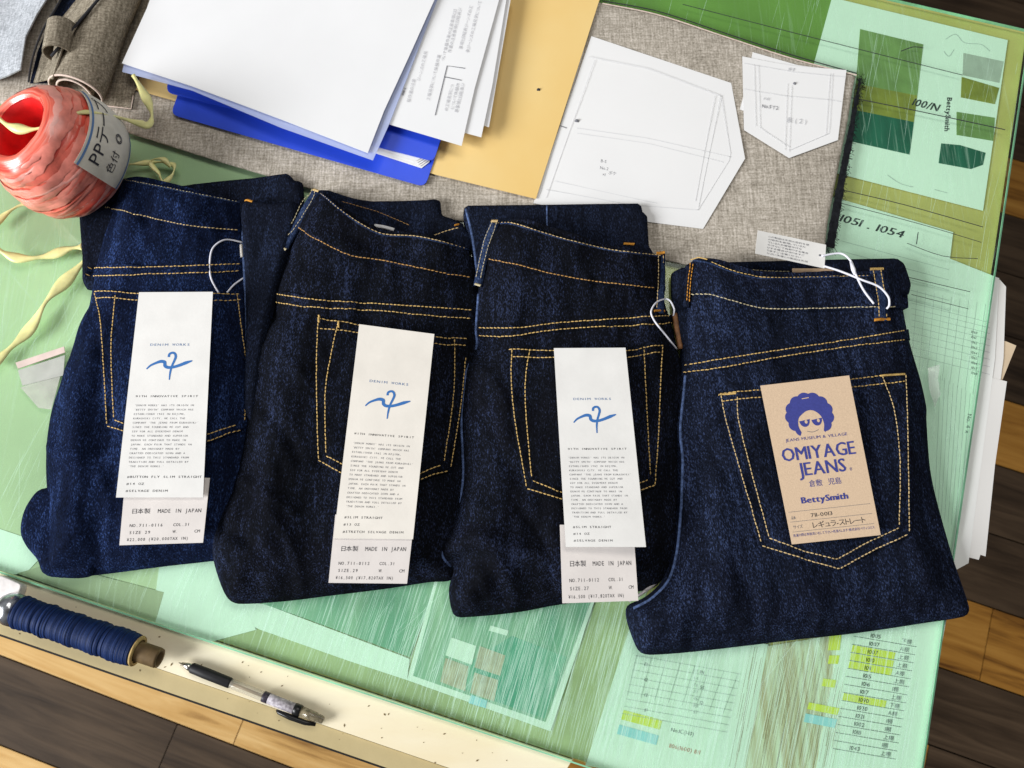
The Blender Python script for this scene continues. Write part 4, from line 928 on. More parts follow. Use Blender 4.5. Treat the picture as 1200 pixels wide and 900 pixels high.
loose(J1, 'folded_leg', [(48, 572), (33, 587), (25, 605), (23, 625), (30, 641), (43, 657), (48, 671), (60, 676), (110, 672), (120, 620), (100, 570)], 0.0008, 0.016, M['denim1'], r=0.012, seed=8)
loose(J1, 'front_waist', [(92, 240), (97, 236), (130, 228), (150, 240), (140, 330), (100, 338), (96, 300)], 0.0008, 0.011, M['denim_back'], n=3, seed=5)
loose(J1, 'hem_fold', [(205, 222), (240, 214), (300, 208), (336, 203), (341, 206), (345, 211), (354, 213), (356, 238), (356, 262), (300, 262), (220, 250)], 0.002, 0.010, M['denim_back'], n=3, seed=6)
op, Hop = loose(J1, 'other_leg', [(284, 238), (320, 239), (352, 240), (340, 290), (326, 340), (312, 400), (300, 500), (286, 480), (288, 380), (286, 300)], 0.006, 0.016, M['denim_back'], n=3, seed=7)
wb1, HW1 = patch(J1, 'waistband', [(138, 210), (180, 217), (230, 227), (268, 234), (283, 237.5), (284, 273), (245, 270), (220, 267), (195, 262), (170, 256), (145, 250), (125, 246), (131, 226)], 0.0032)
pk1, HP1 = patch(J1, 'back_pocket', [(110, 341), (165, 344), (250, 344), (285, 344), (288, 400), (291, 500), (280, 507), (248, 519), (205, 530), (150, 509), (125, 502), (119, 440), (116, 380)], 0.0028)
ys1, HY1 = patch(J1, 'yoke_seam', [(103, 313), (170, 312), (232, 310), (283, 308), (284.5, 319.5), (232, 322), (170, 323.5), (102, 325)], 0.0020)
stitch_line(J1, [(136, 211), (180, 218.5), (230, 228.5), (282, 238.5)], 'pale', J1.root, HW1, wd=0.0008, L=0.0022, gap=0.0008)
stitch_line(J1, [(125, 245), (145, 248.5), (170, 254.5), (195, 260.5), (220, 265.5), (245, 268.5), (283, 271.5)], 'tan', J1.root, HW1, L=0.0024)
stitch_line(J1, [(104, 315), (170, 314), (232, 312), (283, 310)], 'gold', J1.root, HY1)
stitch_line(J1, [(103, 323.5), (170, 322), (232, 320.5), (284, 318)], 'gold', J1.root, HY1)
for pts in ([(112, 343), (165, 345.5), (250, 345.5), (285, 345.5)], [(114, 351), (160, 353), (249, 354), (285, 352)]): stitch_line(J1, pts, 'gold', J1.root, HP1, curve=False)
for pts in ([(112, 344), (119, 375), (123, 430), (127, 500)], [(137, 346), (132, 400), (133, 450), (135, 492)], [(279, 346), (284, 385), (288, 420), (288, 495)]): stitch_line(J1, pts, 'gold', J1.root, HP1)
for pts in ([(127, 500), (150, 507), (205, 527), (248, 517), (284, 504)], [(135, 493), (152, 499), (205, 517), (248, 509), (282, 498)]): stitch_line(J1, pts, 'gold', J1.root, HP1, curve=False)
bartack(J1, [(288, 235.5), (296, 237)], 0.002, hf=Hop, lift=0.0016)
v, f = tube_vf([(a[0], a[1], ZT + b + 0.0008) for a, b in (lambda q: zip(q, J1.H(q)))(resample(J1.on(catmull([(284.5, 242), (286, 300), (289, 360), (290, 400)], 5)), 0.003))], 0.0017, 7); obj('center_seam', v, f, M['denim_edge'], J1.root)
strip_on(J1, [(283, 287), (284, 302)], 0.003, M['card2'], 0.001, name='sewn_label')
# ---------------------------------------------------------------- second pair
J2 = jeans('folded_jeans', 'second folded jeans from the left, near black with a cream tag', [(371, 221), (378, 226), (402, 246), (425, 262), (450, 273), (485, 275), (515, 281), (550, 290), (562, 330), (564, 400), (552, 440), (549, 500), (548, 580), (532, 650), (530, 677), (500, 681), (448, 689), (384, 697), (327, 704), (272, 707), (259, 700), (248, 674), (242, 648), (243, 622), (254, 596), (269, 564), (282, 500), (288, 439), (295, 410), (305, 383), (316, 364), (317, 340), (330, 290), (351, 244), (362, 228)],
    M['denim2'], T1=0.012, T2=0.026, r2=0.045, seed=5, wamp=1.35, open_n=8, seams=[[(320, 350), (445, 361), (553, 369)], [(350, 274), (412, 306), (551, 331)], [(378, 375), (377, 460), (378, 538)], [(378, 538), (452, 572), (526, 548)], [(532, 400), (530, 470), (524, 548)], [(373, 381), (550, 402)]],
    creases=[([(375, 240), (350, 300), (325, 350)], 0.003, 0.010), ([(300, 430), (290, 520), (262, 600), (255, 640)], 0.003, 0.013), ([(330, 480), (318, 560), (330, 640)], 0.004, 0.014), ([(300, 560), (290, 610), (296, 680)], -0.004, 0.010), ([(262, 640), (290, 650), (310, 640)], 0.003, 0.008), ([(300, 440), (312, 480)], -0.003, 0.010),
             ([(300, 470), (330, 500), (352, 540)], -0.0026, 0.005), ([(275, 560), (305, 575), (345, 600)], 0.0030, 0.005), ([(258, 620), (285, 628), (320, 660)], -0.0030, 0.005), ([(320, 600), (345, 640), (350, 690)], 0.0026, 0.005), ([(300, 400), (335, 420), (362, 450)], 0.0022, 0.005), ([(410, 280), (450, 292), (500, 298)], -0.0035, 0.008), ([(340, 300), (380, 318), (440, 330)], -0.002, 0.010), ([(430, 600), (400, 640), (390, 690)], 0.002, 0.014), ([(470, 270), (460, 300), (455, 320)], 0.0015, 0.006), ([(320, 367), (420, 374), (548, 385)], -0.0018, 0.005)])
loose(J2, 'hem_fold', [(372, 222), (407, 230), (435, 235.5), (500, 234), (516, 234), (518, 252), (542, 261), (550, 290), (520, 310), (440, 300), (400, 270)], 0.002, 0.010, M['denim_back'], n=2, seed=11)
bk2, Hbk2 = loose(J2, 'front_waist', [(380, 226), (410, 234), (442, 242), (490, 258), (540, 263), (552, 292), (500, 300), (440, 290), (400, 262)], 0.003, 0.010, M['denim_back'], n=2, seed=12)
pr_ = Proxy(Hbk2, 0.02)
stitch_line(pr_, [(400, 236), (425, 243), (445, 249), (480, 264)], 'copper', J2.root, Hbk2, wd=0.0006)
stitch_line(pr_, [(508, 276), (525, 270), (540, 266)], 'tan', J2.root, Hbk2)
bartack(J2, [(533, 264.5), (541, 264.5)], 0.0018, hf=Hbk2)
lb, _ = strip_on(J2, [(439, 265), (450, 267), (462, 270)], 0.004, M['paper'], 0.001, hf=Hbk2, name='care_label')
wb2, HW2 = patch(J2, 'waistband', [(372, 224), (378, 227.5), (402, 247.5), (425, 263.5), (450, 274.5), (485, 276.5), (515, 282.5), (549, 291.5), (556, 330), (552, 328.5), (495, 318), (445, 308), (412, 303), (382, 290), (351, 271), (345, 268), (354, 248)], 0.0032)
pk2, HP2 = patch(J2, 'back_pocket', [(371, 373), (420, 380), (512, 394), (552, 397), (546, 450), (540, 500), (531, 553), (492, 566), (452, 580), (401, 558), (372, 542), (370, 460)], 0.0028)
ys2, HY2 = patch(J2, 'yoke_seam', [(320, 343), (370, 350), (445, 355), (555, 362), (555, 376), (445, 367), (370, 363), (319, 356)], 0.0020)
stitch_line(J2, [(375, 227), (400, 248), (425, 265), (450, 276), (485, 278), (515, 284), (549, 294)], 'tan', J2.root, HW2)
stitch_line(J2, [(350, 268), (382, 287.5), (412, 301), (445, 306), (495, 316), (551, 326.5)], 'copper', J2.root, HW2)
stitch_line(J2, [(321, 345), (370, 352), (445, 357), (553, 364)], 'gold', J2.root, HY2)
stitch_line(J2, [(320, 354), (370, 361), (445, 365), (553, 374)], 'gold', J2.root, HY2)
for pts in ([(373, 375), (420, 382), (512, 396), (550, 398.5)], [(375, 386), (420, 391), (512, 404), (548, 406)]): stitch_line(J2, pts, 'gold', J2.root, HP2, curve=False)
for pts in ([(374, 372), (372, 412), (372, 470), (374, 539)], [(397, 379), (391, 405), (382, 460), (383, 535)], [(533, 398), (533, 440), (530, 480), (520, 545)], [(546, 420), (541, 470), (535, 510), (528, 552)]): stitch_line(J2, pts, 'gold', J2.root, HP2)
for pts in ([(374, 540), (401, 555), (452, 576), (492, 563), (528, 552)], [(383, 535), (401, 544), (452, 566), (492, 556), (520, 545)]): stitch_line(J2, pts, 'gold', J2.root, HP2, curve=False)
bartack(J2, [(374, 370), (374, 378)], 0.0014, 'gold', HP2); bartack(J2, [(397, 377), (397, 384)], 0.0014, 'gold', HP2)
HL2 = lambda p: np.maximum(J2.H(p), 0.0175)
strip_on(J2, [(372, 224), (358, 248), (345, 272), (333, 292)], 0.0085, M['denim_loop'], 0.0015, hf=HL2)
for s in (-2.6, 2.6): stitch_line(J2, [(371 + s, 226), (357 + s, 249), (344 + s, 272), (333 + s, 289)], 'pale', J2.root, lambda p: HL2(p) + 0.0033, wd=0.0007)
bartack(J2, [(368, 224), (374, 226)], 0.0026, 'tan', hf=HL2, lift=0.0036); bartack(J2, [(328, 290), (336, 294)], 0.0022, 'pale', hf=HL2, lift=0.003)
cord(J2, [(331, 300), (320, 340), (320, 362), (308, 384), (299, 410), (292, 440), (286, 500), (273, 564), (258, 597), (247, 620), (245, 640)], 0.0011, 'denim_edge', lift=0.0006)
# ---------------------------------------------------------------- third pair
J3 = jeans('folded_jeans', 'third folded jeans from the left, near black with a curling white tag', [(580, 259), (595, 258), (632, 269), (670, 280), (720, 291), (772, 297), (780, 305), (783, 345), (791, 370), (799, 405), (806, 440), (803, 560), (800, 640), (775, 684), (749, 693), (731, 698), (656, 708), (607, 717), (545, 723), (530, 720), (524, 692), (528, 667), (515, 657), (514, 638), (530, 603), (539, 562), (537, 491), (541, 445), (543, 427), (555, 405), (554, 388), (557, 345), (564, 302), (571, 272)],
    M['denim3'], T1=0.012, T2=0.028, r2=0.043, seed=9, wamp=1.3, open_n=7, seams=[[(560, 390), (645, 384), (788, 375)], [(572, 309), (645, 326), (766, 343)], [(606, 410), (608, 490), (620, 570)], [(620, 568), (697, 591), (765, 566)], [(765, 408), (765, 566)], [(598, 415), (776, 411)]],
    creases=[([(585, 275), (570, 330), (563, 385)], 0.003, 0.010), ([(556, 440), (551, 520), (560, 590)], 0.003, 0.013), ([(524, 640), (552, 628), (590, 640), (640, 655)], 0.004, 0.008), ([(532, 664), (556, 652), (575, 665), (592, 700)], -0.0045, 0.007), ([(576, 600), (562, 560), (566, 500)], -0.003, 0.012), ([(565, 640), (590, 670), (600, 715)], 0.0035, 0.008), ([(550, 470), (575, 500), (592, 545)], -0.0028, 0.005), ([(545, 590), (575, 598), (620, 590)], 0.0026, 0.005), ([(610, 600), (640, 640), (648, 690)], -0.0022, 0.005), ([(560, 430), (580, 450), (595, 480)], 0.0022, 0.005), ([(590, 340), (650, 350), (740, 352)], -0.0015, 0.010), ([(560, 398), (650, 400), (780, 388)], -0.0018, 0.005), ([(535, 690), (550, 700), (556, 720)], 0.003, 0.006)])
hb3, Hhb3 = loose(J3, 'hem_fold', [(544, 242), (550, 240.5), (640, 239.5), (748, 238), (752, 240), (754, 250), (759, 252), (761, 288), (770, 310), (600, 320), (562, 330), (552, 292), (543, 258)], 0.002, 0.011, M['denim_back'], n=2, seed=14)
pr3 = Proxy(Hhb3, 0.022)
cord(J3, [(641, 241), (641, 262), (641, 290)], 0.0009, M['denim_edge'], hf=Hhb3, name='inseam', lift=-0.0001)
cord(J3, [(546, 245), (553, 275), (558, 310), (560, 335)], 0.0013, M['denim_edge'], hf=Hhb3, name='outseam')
bartack(J3, [(731, 286), (743, 286.5)], 0.0022, hf=Hhb3)
wb3, HW3 = patch(J3, 'waistband', [(581, 262), (595, 260.5), (632, 271), (670, 282), (720, 293), (776, 299), (779, 320), (780, 341), (766, 341), (732, 337), (695, 333), (645, 324), (607, 314), (572, 307), (566, 305), (572, 280)], 0.0032)
pk3, HP3 = patch(J3, 'back_pocket', [(596, 408), (649, 410), (735, 410), (779, 404), (777, 440), (770, 571), (744, 581), (697, 598), (653, 587), (614, 575), (600, 490), (597, 440)], 0.0028)
ys3, HY3 = patch(J3, 'yoke_seam', [(560, 383), (607, 383), (645, 378), (695, 374), (788, 368.5), (789, 381), (695, 386), (645, 390), (595, 397), (559, 396)], 0.0020)
stitch_line(J3, [(583, 263), (600, 263), (632, 273), (670, 284), (720, 295), (774, 301)], 'tan', J3.root, HW3)
stitch_line(J3, [(572, 305), (607, 312), (645, 322), (695, 331), (732, 335), (766, 339)], 'copper', J3.root, HW3)
stitch_line(J3, [(561, 385), (607, 385), (645, 380), (695, 376), (787, 370.5)], 'gold', J3.root, HY3)
stitch_line(J3, [(560, 394), (595, 395), (645, 388), (695, 384), (788, 379)], 'gold', J3.root, HY3)
for pts in ([(596, 410), (649, 412), (735, 412), (777, 406)], [(600, 419), (649, 420), (735, 420), (776, 414)]): stitch_line(J3, pts, 'gold', J3.root, HP3, curve=False)
for pts in ([(600, 410), (599, 442), (603, 490), (617, 571)], [(621, 409), (616, 442), (616, 480), (623, 562)], [(776, 407), (774, 440), (771, 510), (767, 569)], [(754, 406), (756, 450), (759, 510), (762, 562)]): stitch_line(J3, pts, 'gold', J3.root, HP3)
for pts in ([(617, 573), (653, 584), (697, 595), (744, 578), (767, 569)], [(623, 563), (653, 576), (697, 586), (744, 569), (762, 562)]): stitch_line(J3, pts, 'gold', J3.root, HP3, curve=False)
HL3 = lambda p: np.maximum(J3.H(p), 0.0175)
strip_on(J3, [(580, 262), (571, 285), (565, 310), (560, 336)], 0.0085, M['denim_loop'], 0.0015, hf=HL3)
for s in (-2.6, 2.6): stitch_line(J3, [(580 + s, 265), (571 + s, 287), (565 + s, 311), (560 + s, 333)], 'pale', J3.root, lambda p: HL3(p) + 0.0033, wd=0.0007)
bartack(J3, [(576, 261), (583, 261)], 0.0026, 'tan', hf=HL3, lift=0.0036); bartack(J3, [(557, 334), (563, 336)], 0.0022, 'pale', hf=HL3, lift=0.003)
strip_on(J3, [(774, 298), (774, 320), (773, 345), (772, 368)], 0.0088, M['denim_loop'], 0.0016)
for s in (-2.7, 3.0): stitch_line(J3, [(773.5 + s, 300), (773.5 + s, 330), (771.5 + s, 364)], 'tan', J3.root, lambda p: J3.H(p) + 0.0036, wd=0.0008)
bartack(J3, [(769, 298.5), (778, 297.5)], 0.0028, lift=0.0036); bartack(J3, [(766, 366), (778, 366)], 0.002, lift=0.0036)
strip_on(J3, [(790, 368), (793, 388), (797, 410)], 0.0055, M['leather'], 0.002, name='leather_patch')
cord(J3, [(561, 345), (558, 388), (559, 405), (548, 428), (545, 446), (541, 491), (543, 562), (534, 603), (519, 638), (519, 652), (528, 664)], 0.0014, 'denim_edge', lift=0.0007)
# ---------------------------------------------------------------- fourth pair (right)
J4 = jeans('folded_jeans', 'rightmost folded indigo jeans with a pale brown card on the pocket', [(811, 302), (830, 305), (855, 314), (887, 322), (940, 322), (1020, 320), (1056, 306), (1062, 316), (1064, 340), (1074, 393), (1088, 441), (1095, 473), (1095, 487), (1099, 542), (1106, 578), (1127, 652), (1147, 712), (1142, 722), (1087, 731), (1013, 742), (940, 750), (830, 763), (768, 768), (752, 764), (742, 743), (736, 722), (738, 709), (760, 698), (780, 677), (790, 633), (795, 542), (792, 505), (796, 463), (798, 440), (800, 420), (804, 361), (806, 327)],
    M['denim4'], T1=0.013, T2=0.021, r2=0.040, tilt=0.42, seed=13, ang=R(8), wamp=1.15, fine=1.4, open_n=7, seams=[[(800, 433), (913, 415), (1060, 393)], [(808, 350), (897, 367), (1050, 365)], [(852, 465), (870, 550), (896, 635)], [(896, 635), (980, 662), (1058, 622)], [(1048, 450), (1058, 540), (1058, 620)], [(844, 466), (1060, 444)]],
    creases=[([(815, 315), (808, 380), (805, 430)], 0.003, 0.009), ([(802, 480), (806, 560), (802, 640), (790, 700)], 0.0028, 0.011), ([(822, 520), (818, 600), (830, 660), (815, 750)], -0.003, 0.010), ([(840, 560), (838, 640), (850, 700)], 0.003, 0.012), ([(760, 712), (790, 720), (800, 750)], 0.002, 0.008), ([(805, 500), (830, 520), (850, 560)], -0.0024, 0.005), ([(800, 590), (825, 600), (870, 590)], 0.0020, 0.005), ([(860, 660), (880, 700), (885, 750)], -0.0022, 0.006), ([(940, 680), (960, 710), (962, 745)], 0.0018, 0.006), ([(1080, 500), (1088, 560), (1100, 620)], -0.0022, 0.006), ([(880, 335), (900, 345), (960, 345)], -0.0015, 0.008), ([(985, 330), (978, 345), (975, 358)], -0.0015, 0.005), ([(800, 443), (900, 430), (1060, 405)], -0.0018, 0.005), ([(1070, 640), (1090, 680), (1100, 728)], 0.0018, 0.012), ([(1040, 640), (1030, 690), (1040, 735)], -0.0015, 0.012)])
loose(J4, 'front_waist', [(800, 316), (812, 306), (836, 307), (940, 304.5), (1040, 302.5), (1056, 304), (1064, 320), (1066, 345), (1000, 360), (860, 350), (810, 350)], 0.003, 0.011, M['denim_back'], n=2, seed=21)
dk4, Hdk4 = loose(J4, 'hem_fold', [(787, 320), (793, 316), (806, 313), (815, 340), (808, 400), (796, 404), (790, 372), (787, 345)], 0.002, 0.011, M['denim_back'], n=2, seed=22)
def Hb4(p): return np.full(len(p), 0.0152)
wb4, HW4 = patch(J4, 'waistband', [(812, 304), (830, 307), (855, 316.5), (887, 324.5), (940, 324.5), (1021, 322), (1056, 312), (1061, 330), (1064, 361), (1049, 363), (1020, 363), (945, 365), (897, 365), (868, 359), (833, 349), (806, 348), (807, 327)], 0.0032)
pk4, HP4 = patch(J4, 'back_pocket', [(842, 460), (892, 456), (999, 443), (1062, 437), (1065, 540), (1067, 628), (1024, 647), (982, 670), (940, 658), (889, 642), (866, 560), (850, 497)], 0.0028)
ys4, HY4 = patch(J4, 'yoke_seam', [(800, 426.5), (847, 419), (913, 408.5), (993, 396.5), (1066, 385), (1067, 399), (993, 409.5), (913, 421.5), (847, 433), (798, 439.5)], 0.0020)
prb = Proxy(Hb4, 0.0152)
stitch_line(J4, [(832, 308), (850, 316), (868, 321.5), (895, 326.5), (945, 326.5), (1018, 324.5)], 'gold', J4.root, HW4, wd=0.0008)
stitch_line(J4, [(808, 346), (833, 347), (868, 357), (897, 363), (945, 363), (1020, 361), (1050, 361)], 'pale', J4.root, HW4)
stitch_line(prb, [(842, 311), (868, 315), (900, 317.5), (929, 318)], 'pale', J4.root, Hb4, wd=0.0007)
stitch_line(prb, [(1030, 317), (1046, 318)], 'pale', J4.root, Hb4, wd=0.0007)
stitch_line(J4, [(801, 429), (847, 421), (913, 411), (993, 399), (1060, 388)], 'gold', J4.root, HY4)
stitch_line(J4, [(799, 437), (847, 431), (913, 419), (993, 407), (1061, 398)], 'gold', J4.root, HY4)
for pts, m in (([(843, 462), (892, 458), (999, 445), (1060, 439)], 'gold'), ([(845, 471), (895, 466), (1001, 454), (1060, 448)], 'gold')): stitch_line(J4, pts, m, J4.root, HP4, curve=False)
for pts in ([(844, 464), (851, 497), (867, 553), (892, 639)], [(863, 465), (864, 490), (876, 540), (900, 630)], [(1060, 440), (1062, 500), (1063, 560), (1064, 625)], [(1032, 441), (1046, 480), (1053, 540), (1052, 618)]): stitch_line(J4, pts, 'tan', J4.root, HP4)
for pts in ([(892, 640), (940, 655), (982, 667), (1024, 644), (1064, 626)], [(900, 631), (940, 646), (979, 656), (1013, 637), (1052, 619)]): stitch_line(J4, pts, 'tan', J4.root, HP4, curve=False)
bartack(J4, [(843, 462), (862, 461)], 0.0016, 'gold', HP4, 0.0006); bartack(J4, [(1032, 440.5), (1060, 438.5)], 0.0016, 'gold', HP4, 0.0006)
strip_on(J4, [(1025, 316), (1028, 335), (1031, 355), (1032, 377)], 0.0125, M['denim_loop'], 0.0018)
for s in (-4.4, 4.4): stitch_line(J4, [(1025.5 + s, 318), (1028.5 + s, 336), (1031.5 + s, 355), (1032.5 + s, 374)], 'gold', J4.root, lambda p: J4.H(p) + 0.0042, wd=0.0009)
bartack(J4, [(1018, 317.5), (1033, 317)], 0.0024, 'gold', lift=0.0042); bartack(J4, [(1023, 376.5), (1041, 375.5)], 0.0026, 'orange', lift=0.0036)
HL4 = lambda p: np.maximum(J4.H(p), 0.0165)
strip_on(J4, [(808, 312), (805.5, 335), (804, 361)], 0.0065, M['denim_back'], 0.0022, hf=HL4)
for s in (-2.0, 2.0): stitch_line(J4, [(808 + s, 313), (805.5 + s, 335), (804 + s, 360)], 'orange', J4.root, lambda p: HL4(p) + 0.0045, wd=0.0009)
bartack(J4, [(810, 303.5), (818, 302.5), (828, 305)], 0.001, 'gold', lift=0.002)
pt_px = [(929, 314.5), (977, 314.5), (977, 323), (929, 324)]
prism('leather_patch', pt_px, 0.0172, 0.0012, simple('tan_leather_patch', (0.55, 0.38, 0.24), 0.6, 0.15, 120), J4.root)
cord(J4, [(803, 440), (801, 463), (797, 505), (800, 542), (795, 633), (785, 677), (764, 701), (742, 713)], 0.0013, 'denim_edge', lift=0.0006)
cord(J4, [(794, 640), (780, 672), (758, 692), (738, 704)], 0.0015, simple('grey_selvedge', (0.32, 0.30, 0.30), 0.8, 0.6, 700), lift=-0.0075, name='selvedge')
for J, HWk, pts in ((J1, HW1, [(137, 210.5), (180, 217.5), (230, 227.5), (283, 238)]), (J2, HW2, [(373, 225), (378, 228.5), (402, 248.5), (425, 264.5), (450, 275.5), (485, 277.5), (515, 283.5), (549, 292.5)]), (J3, HW3, [(582, 262.5), (595, 261.5), (632, 272), (670, 283), (720, 294), (775, 300)]), (J4, HW4, [(813, 305), (830, 308), (855, 317.5), (887, 325.5), (940, 325.5), (1021, 323)])):
    cord(J, pts, 0.0010, 'denim_loop', lift=-0.0003, name='waistband_highlight', hf=HWk)  # lighter cord paints the blue highlight along the waistband's top edge
# ================================================================== HANG TAGS
PARA = ["'DENIM WORKS' HAS ITS ORIGIN IN", "'BETTY SMITH' COMPANY WHICH WAS", "ESTABLISHED 1962 IN KOJIMA,", "KURASHIKI CITY. WE CALL THE", "COMPANY 'THE JEANS FROM KURASHIKI'", "SINCE THE FOUNDING WE CUT AND", "SEW FOR ALL EVERYDAY DENIM", "TO MAKE STANDARD AND SUPERIOR", "DENIM WE CONTINUE TO MAKE IN", "JAPAN. EACH PAIR THAT STANDS IN", "TIME. AN ORDINARY MADE BY", "CRAFTED DEDICATED SEWN AND A", "DESIGNED TO THIS STANDARD FROM", "TRADITION AND FULL DETAILED BY", "'THE DENIM WORKS.'"]
def hang_tag(label, front, price, Hs, texts, ptexts, string, m, curlfn=None, sym='●'):
    """front: TL,TR,BR,BL px; price card likewise; Hs = cloth height field under the tag"""
    c = np.array(front, float); mid = c.mean(0)
    smp = np.array([(c[0]*(1-u)+c[1]*u)*(1-v) + (c[3]*(1-u)+c[2]*u)*v for u in np.linspace(0.02, .98, 9) for v in np.linspace(0.02, .98, 15)])
    c2 = np.array(price, float); smp2 = np.array([(c2[0]*(1-u)+c2[1]*u)*(1-v) + (c2[3]*(1-u)+c2[2]*u)*v for u in np.linspace(0, 1, 9) for v in np.linspace(0, 1, 9)])
    hh = Hs(on_h(np.vstack([smp, smp2]), Hs)); top = hh.max() + 0.0006
    t = thing('hang_tag', P(mid[0], mid[1], top - 0.001), label, 'tag', 'hang tags on the jeans')
    cf = curlfn or (lambda u, v: 0.0)
    hp = top; hf = top + 0.0012
    bow = lambda u, v: 0.0014 * math.sin(v * 5.0 + mid[0]) + 0.0008 * (u - .5) * math.sin(v * 3)
    Sp = quadS(price, lambda u, v: hp, 0.0); Sf0 = quadS(front, lambda u, v: hf + 0.0018 + bow(u, v) + cf(u, v), 0.0)
    cloth_grid('price_card', Sp, 6, 10, M['card3'], t, 0.0004)
    cloth_grid('front_card', Sf0, 14, 40, m, t, 0.0004)
    S = lambda u, v: Sf0(u, v) + Vector((0, 0, 0.00035)); S2 = lambda u, v: Sp(u, v) + Vector((0, 0, 0.00035))
    lettering('lettering', [('DENIM WORKS', 0.22, 0.262, 0.52, 0.016, 0.72)], S, M['steelink'], t)
    V, F = [], []      # brush-stroke emblem
    for pts, wds in (([(.205, .375), (.25, .358), (.32, .345), (.38, .338), (.43, .342), (.435, .358), (.47, .367), (.54, .366), (.62, .357), (.70, .345), (.78, .335)], [.014, .022, .028, .036, .036, .036, .034, .032, .034, .038, .012]),
                     ([(.475, .317), (.48, .303), (.515, .296), (.55, .300), (.565, .315), (.55, .335), (.525, .360), (.51, .390), (.505, .428)], [.026, .026, .026, .026, .028, .026, .024, .022, .012])):
        cc = catmull(pts, 4); ww = np.interp(np.linspace(0, 1, len(cc)), np.linspace(0, 1, len(wds)), wds)
        W_ = (S(1, .4) - S(0, .4)).length; ribbon_vf([S(*q) for q in cc], list(ww * W_ * 1.15), V, F)
        for i in range(len(V)): V[i] = Vector(V[i])
    obj('emblem', V, F, M['blueink'], t)
    lettering('lettering', [('WITH INNOVATIVE SPIRIT', 0.10, 0.512, 0.78, 0.0135, 0.72)], S, M['ink'], t)
    lettering('fine_print', [(s, 0.10, 0.556 + i * 0.0212, 0.78 * len(s) / 33, 0.0125, 0.72) for i, s in enumerate(PARA)], S, M['greyink'], t, kind='stuff')
    lettering('lettering', [('#' + s, 0.10, 0.905 + i * 0.034, 0.035 * (len(s) + 1), 0.0155, 0.72) for i, s in enumerate(texts)], S, M['ink'], t)
    lettering('lettering', [(s, u, v_, wd, sz, mono) for s, u, v_, wd, sz, mono in ptexts], S2, M['ink'], t)
    for st, lift in string:
        cc = catmull([np.array(q, float) for q in st], 8); hq = Hs(on_h(cc[:, :2], Hs)) + lift
        v, f = tube_vf([P(a[0], a[1], b + (a[2] if len(a) > 2 else 0)) for a, b in zip(cc, hq)], 0.00085, 7); obj('string', v, f, M['string'], t)
    return t
def ptx(no, col, size, price): return [('日本製', 0.12, 0.53, 0.22, 0.085, None), ('MADE IN JAPAN', 0.42, 0.53, 0.52, 0.085, 0.72), (no, 0.10, 0.735, 0.40, 0.065, 0.72), (col, 0.62, 0.735, 0.20, 0.065, 0.72), (size, 0.10, 0.84, 0.26, 0.065, 0.72), ('W.', 0.62, 0.84, 0.05, 0.065, None), ('CM', 0.88, 0.84, 0.07, 0.065, 0.72), (price, 0.08, 0.945, 0.74, 0.065, 0.72)]
hang_tag('white hang tag reading BUTTON FLY SLIM STRAIGHT on the leftmost jeans', [(163, 342.5), (249.5, 342), (238, 583), (136, 583)], [(147, 560), (246, 560), (238, 636), (140, 639)], HP1, ['BUTTON FLY SLIM STRAIGHT', '14 OZ', 'SELVAGE DENIM'], ptx('NO.711-0116', 'COL.31', 'SIZE 29', '¥22,000 (¥20,000TAX IN)'), [([(256, 343), (247, 325), (246, 305), (250, 290), (264, 281), (284, 284)], 0.0012), ([(266, 343), (274, 334), (285, 326)], 0.0012)], M['card'])
hang_tag('cream hang tag reading SLIM STRAIGHT 13 OZ STRETCH on the second jeans', [(421, 380), (509, 391.5), (484, 632), (391, 631)], [(393, 603), (486, 603), (477, 684), (385, 683)], HP2, ['SLIM STRAIGHT', '13 OZ', 'STRETCH SELVAGE DENIM'], ptx('NO.711-0112', 'COL.31', 'SIZE.29', '¥16,500 (¥17,820TAX IN)'), [], M['card2'])
hang_tag('white hang tag with a curling lower corner on the third jeans', [(649, 408), (733, 407.5), (757, 641), (663, 641)], [(656, 615), (742, 615), (748, 704), (659, 707)], HP3, ['SLIM STRAIGHT', '14 OZ', 'SELVAGE DENIM'], ptx('NO.711-0112', 'COL.31', 'SIZE.27', '¥16,500 (¥17,820TAX IN)'), [([(793, 409, 0.001), (778, 390, 0.001), (767, 376, 0.003), (763, 365, 0.004), (770, 354, 0.005), (783, 351, 0.006), (790, 362, 0.004), (789, 370, 0.002)], 0.0015)], M['card'],
         curlfn=lambda u, v: 0.016 * max(0, v - 0.72) ** 1.6 * (0.4 + u) * 6 * 0.6)
# pale brown card on the right jeans
cc4 = [(891, 452), (995, 440), (1032, 627), (928, 638)]
smp = np.array([(np.array(cc4[0])*(1-u)+np.array(cc4[1])*u)*(1-v) + (np.array(cc4[3])*(1-u)+np.array(cc4[2])*u)*v for u in np.linspace(0.02, .98, 9) for v in np.linspace(0.02, .98, 12)])
h4 = np.percentile(HP4(on_h(smp, HP4)), 97) + 0.0012
kc = thing('hang_tag', P(960, 540, h4 - 0.001), 'pale brown card printed OMIYAGE JEANS on the rightmost jeans', 'tag', 'hang tags on the jeans')
S40 = quadS(cc4, lambda u, v: h4 + 0.001 + 0.0008 * math.sin(v * 3 + 0.6), 0.0); cloth_grid('card', S40, 10, 20, M['kraft'], kc, 0.0005)
S4 = lambda u, v: S40(u, v) + Vector((0, 0, 0.0004))
lettering('lettering', [('JEANS MUSEUM & VILLAGE', 0.155, 0.365, 0.70, 0.026, None)], S4, M['violet'], kc)
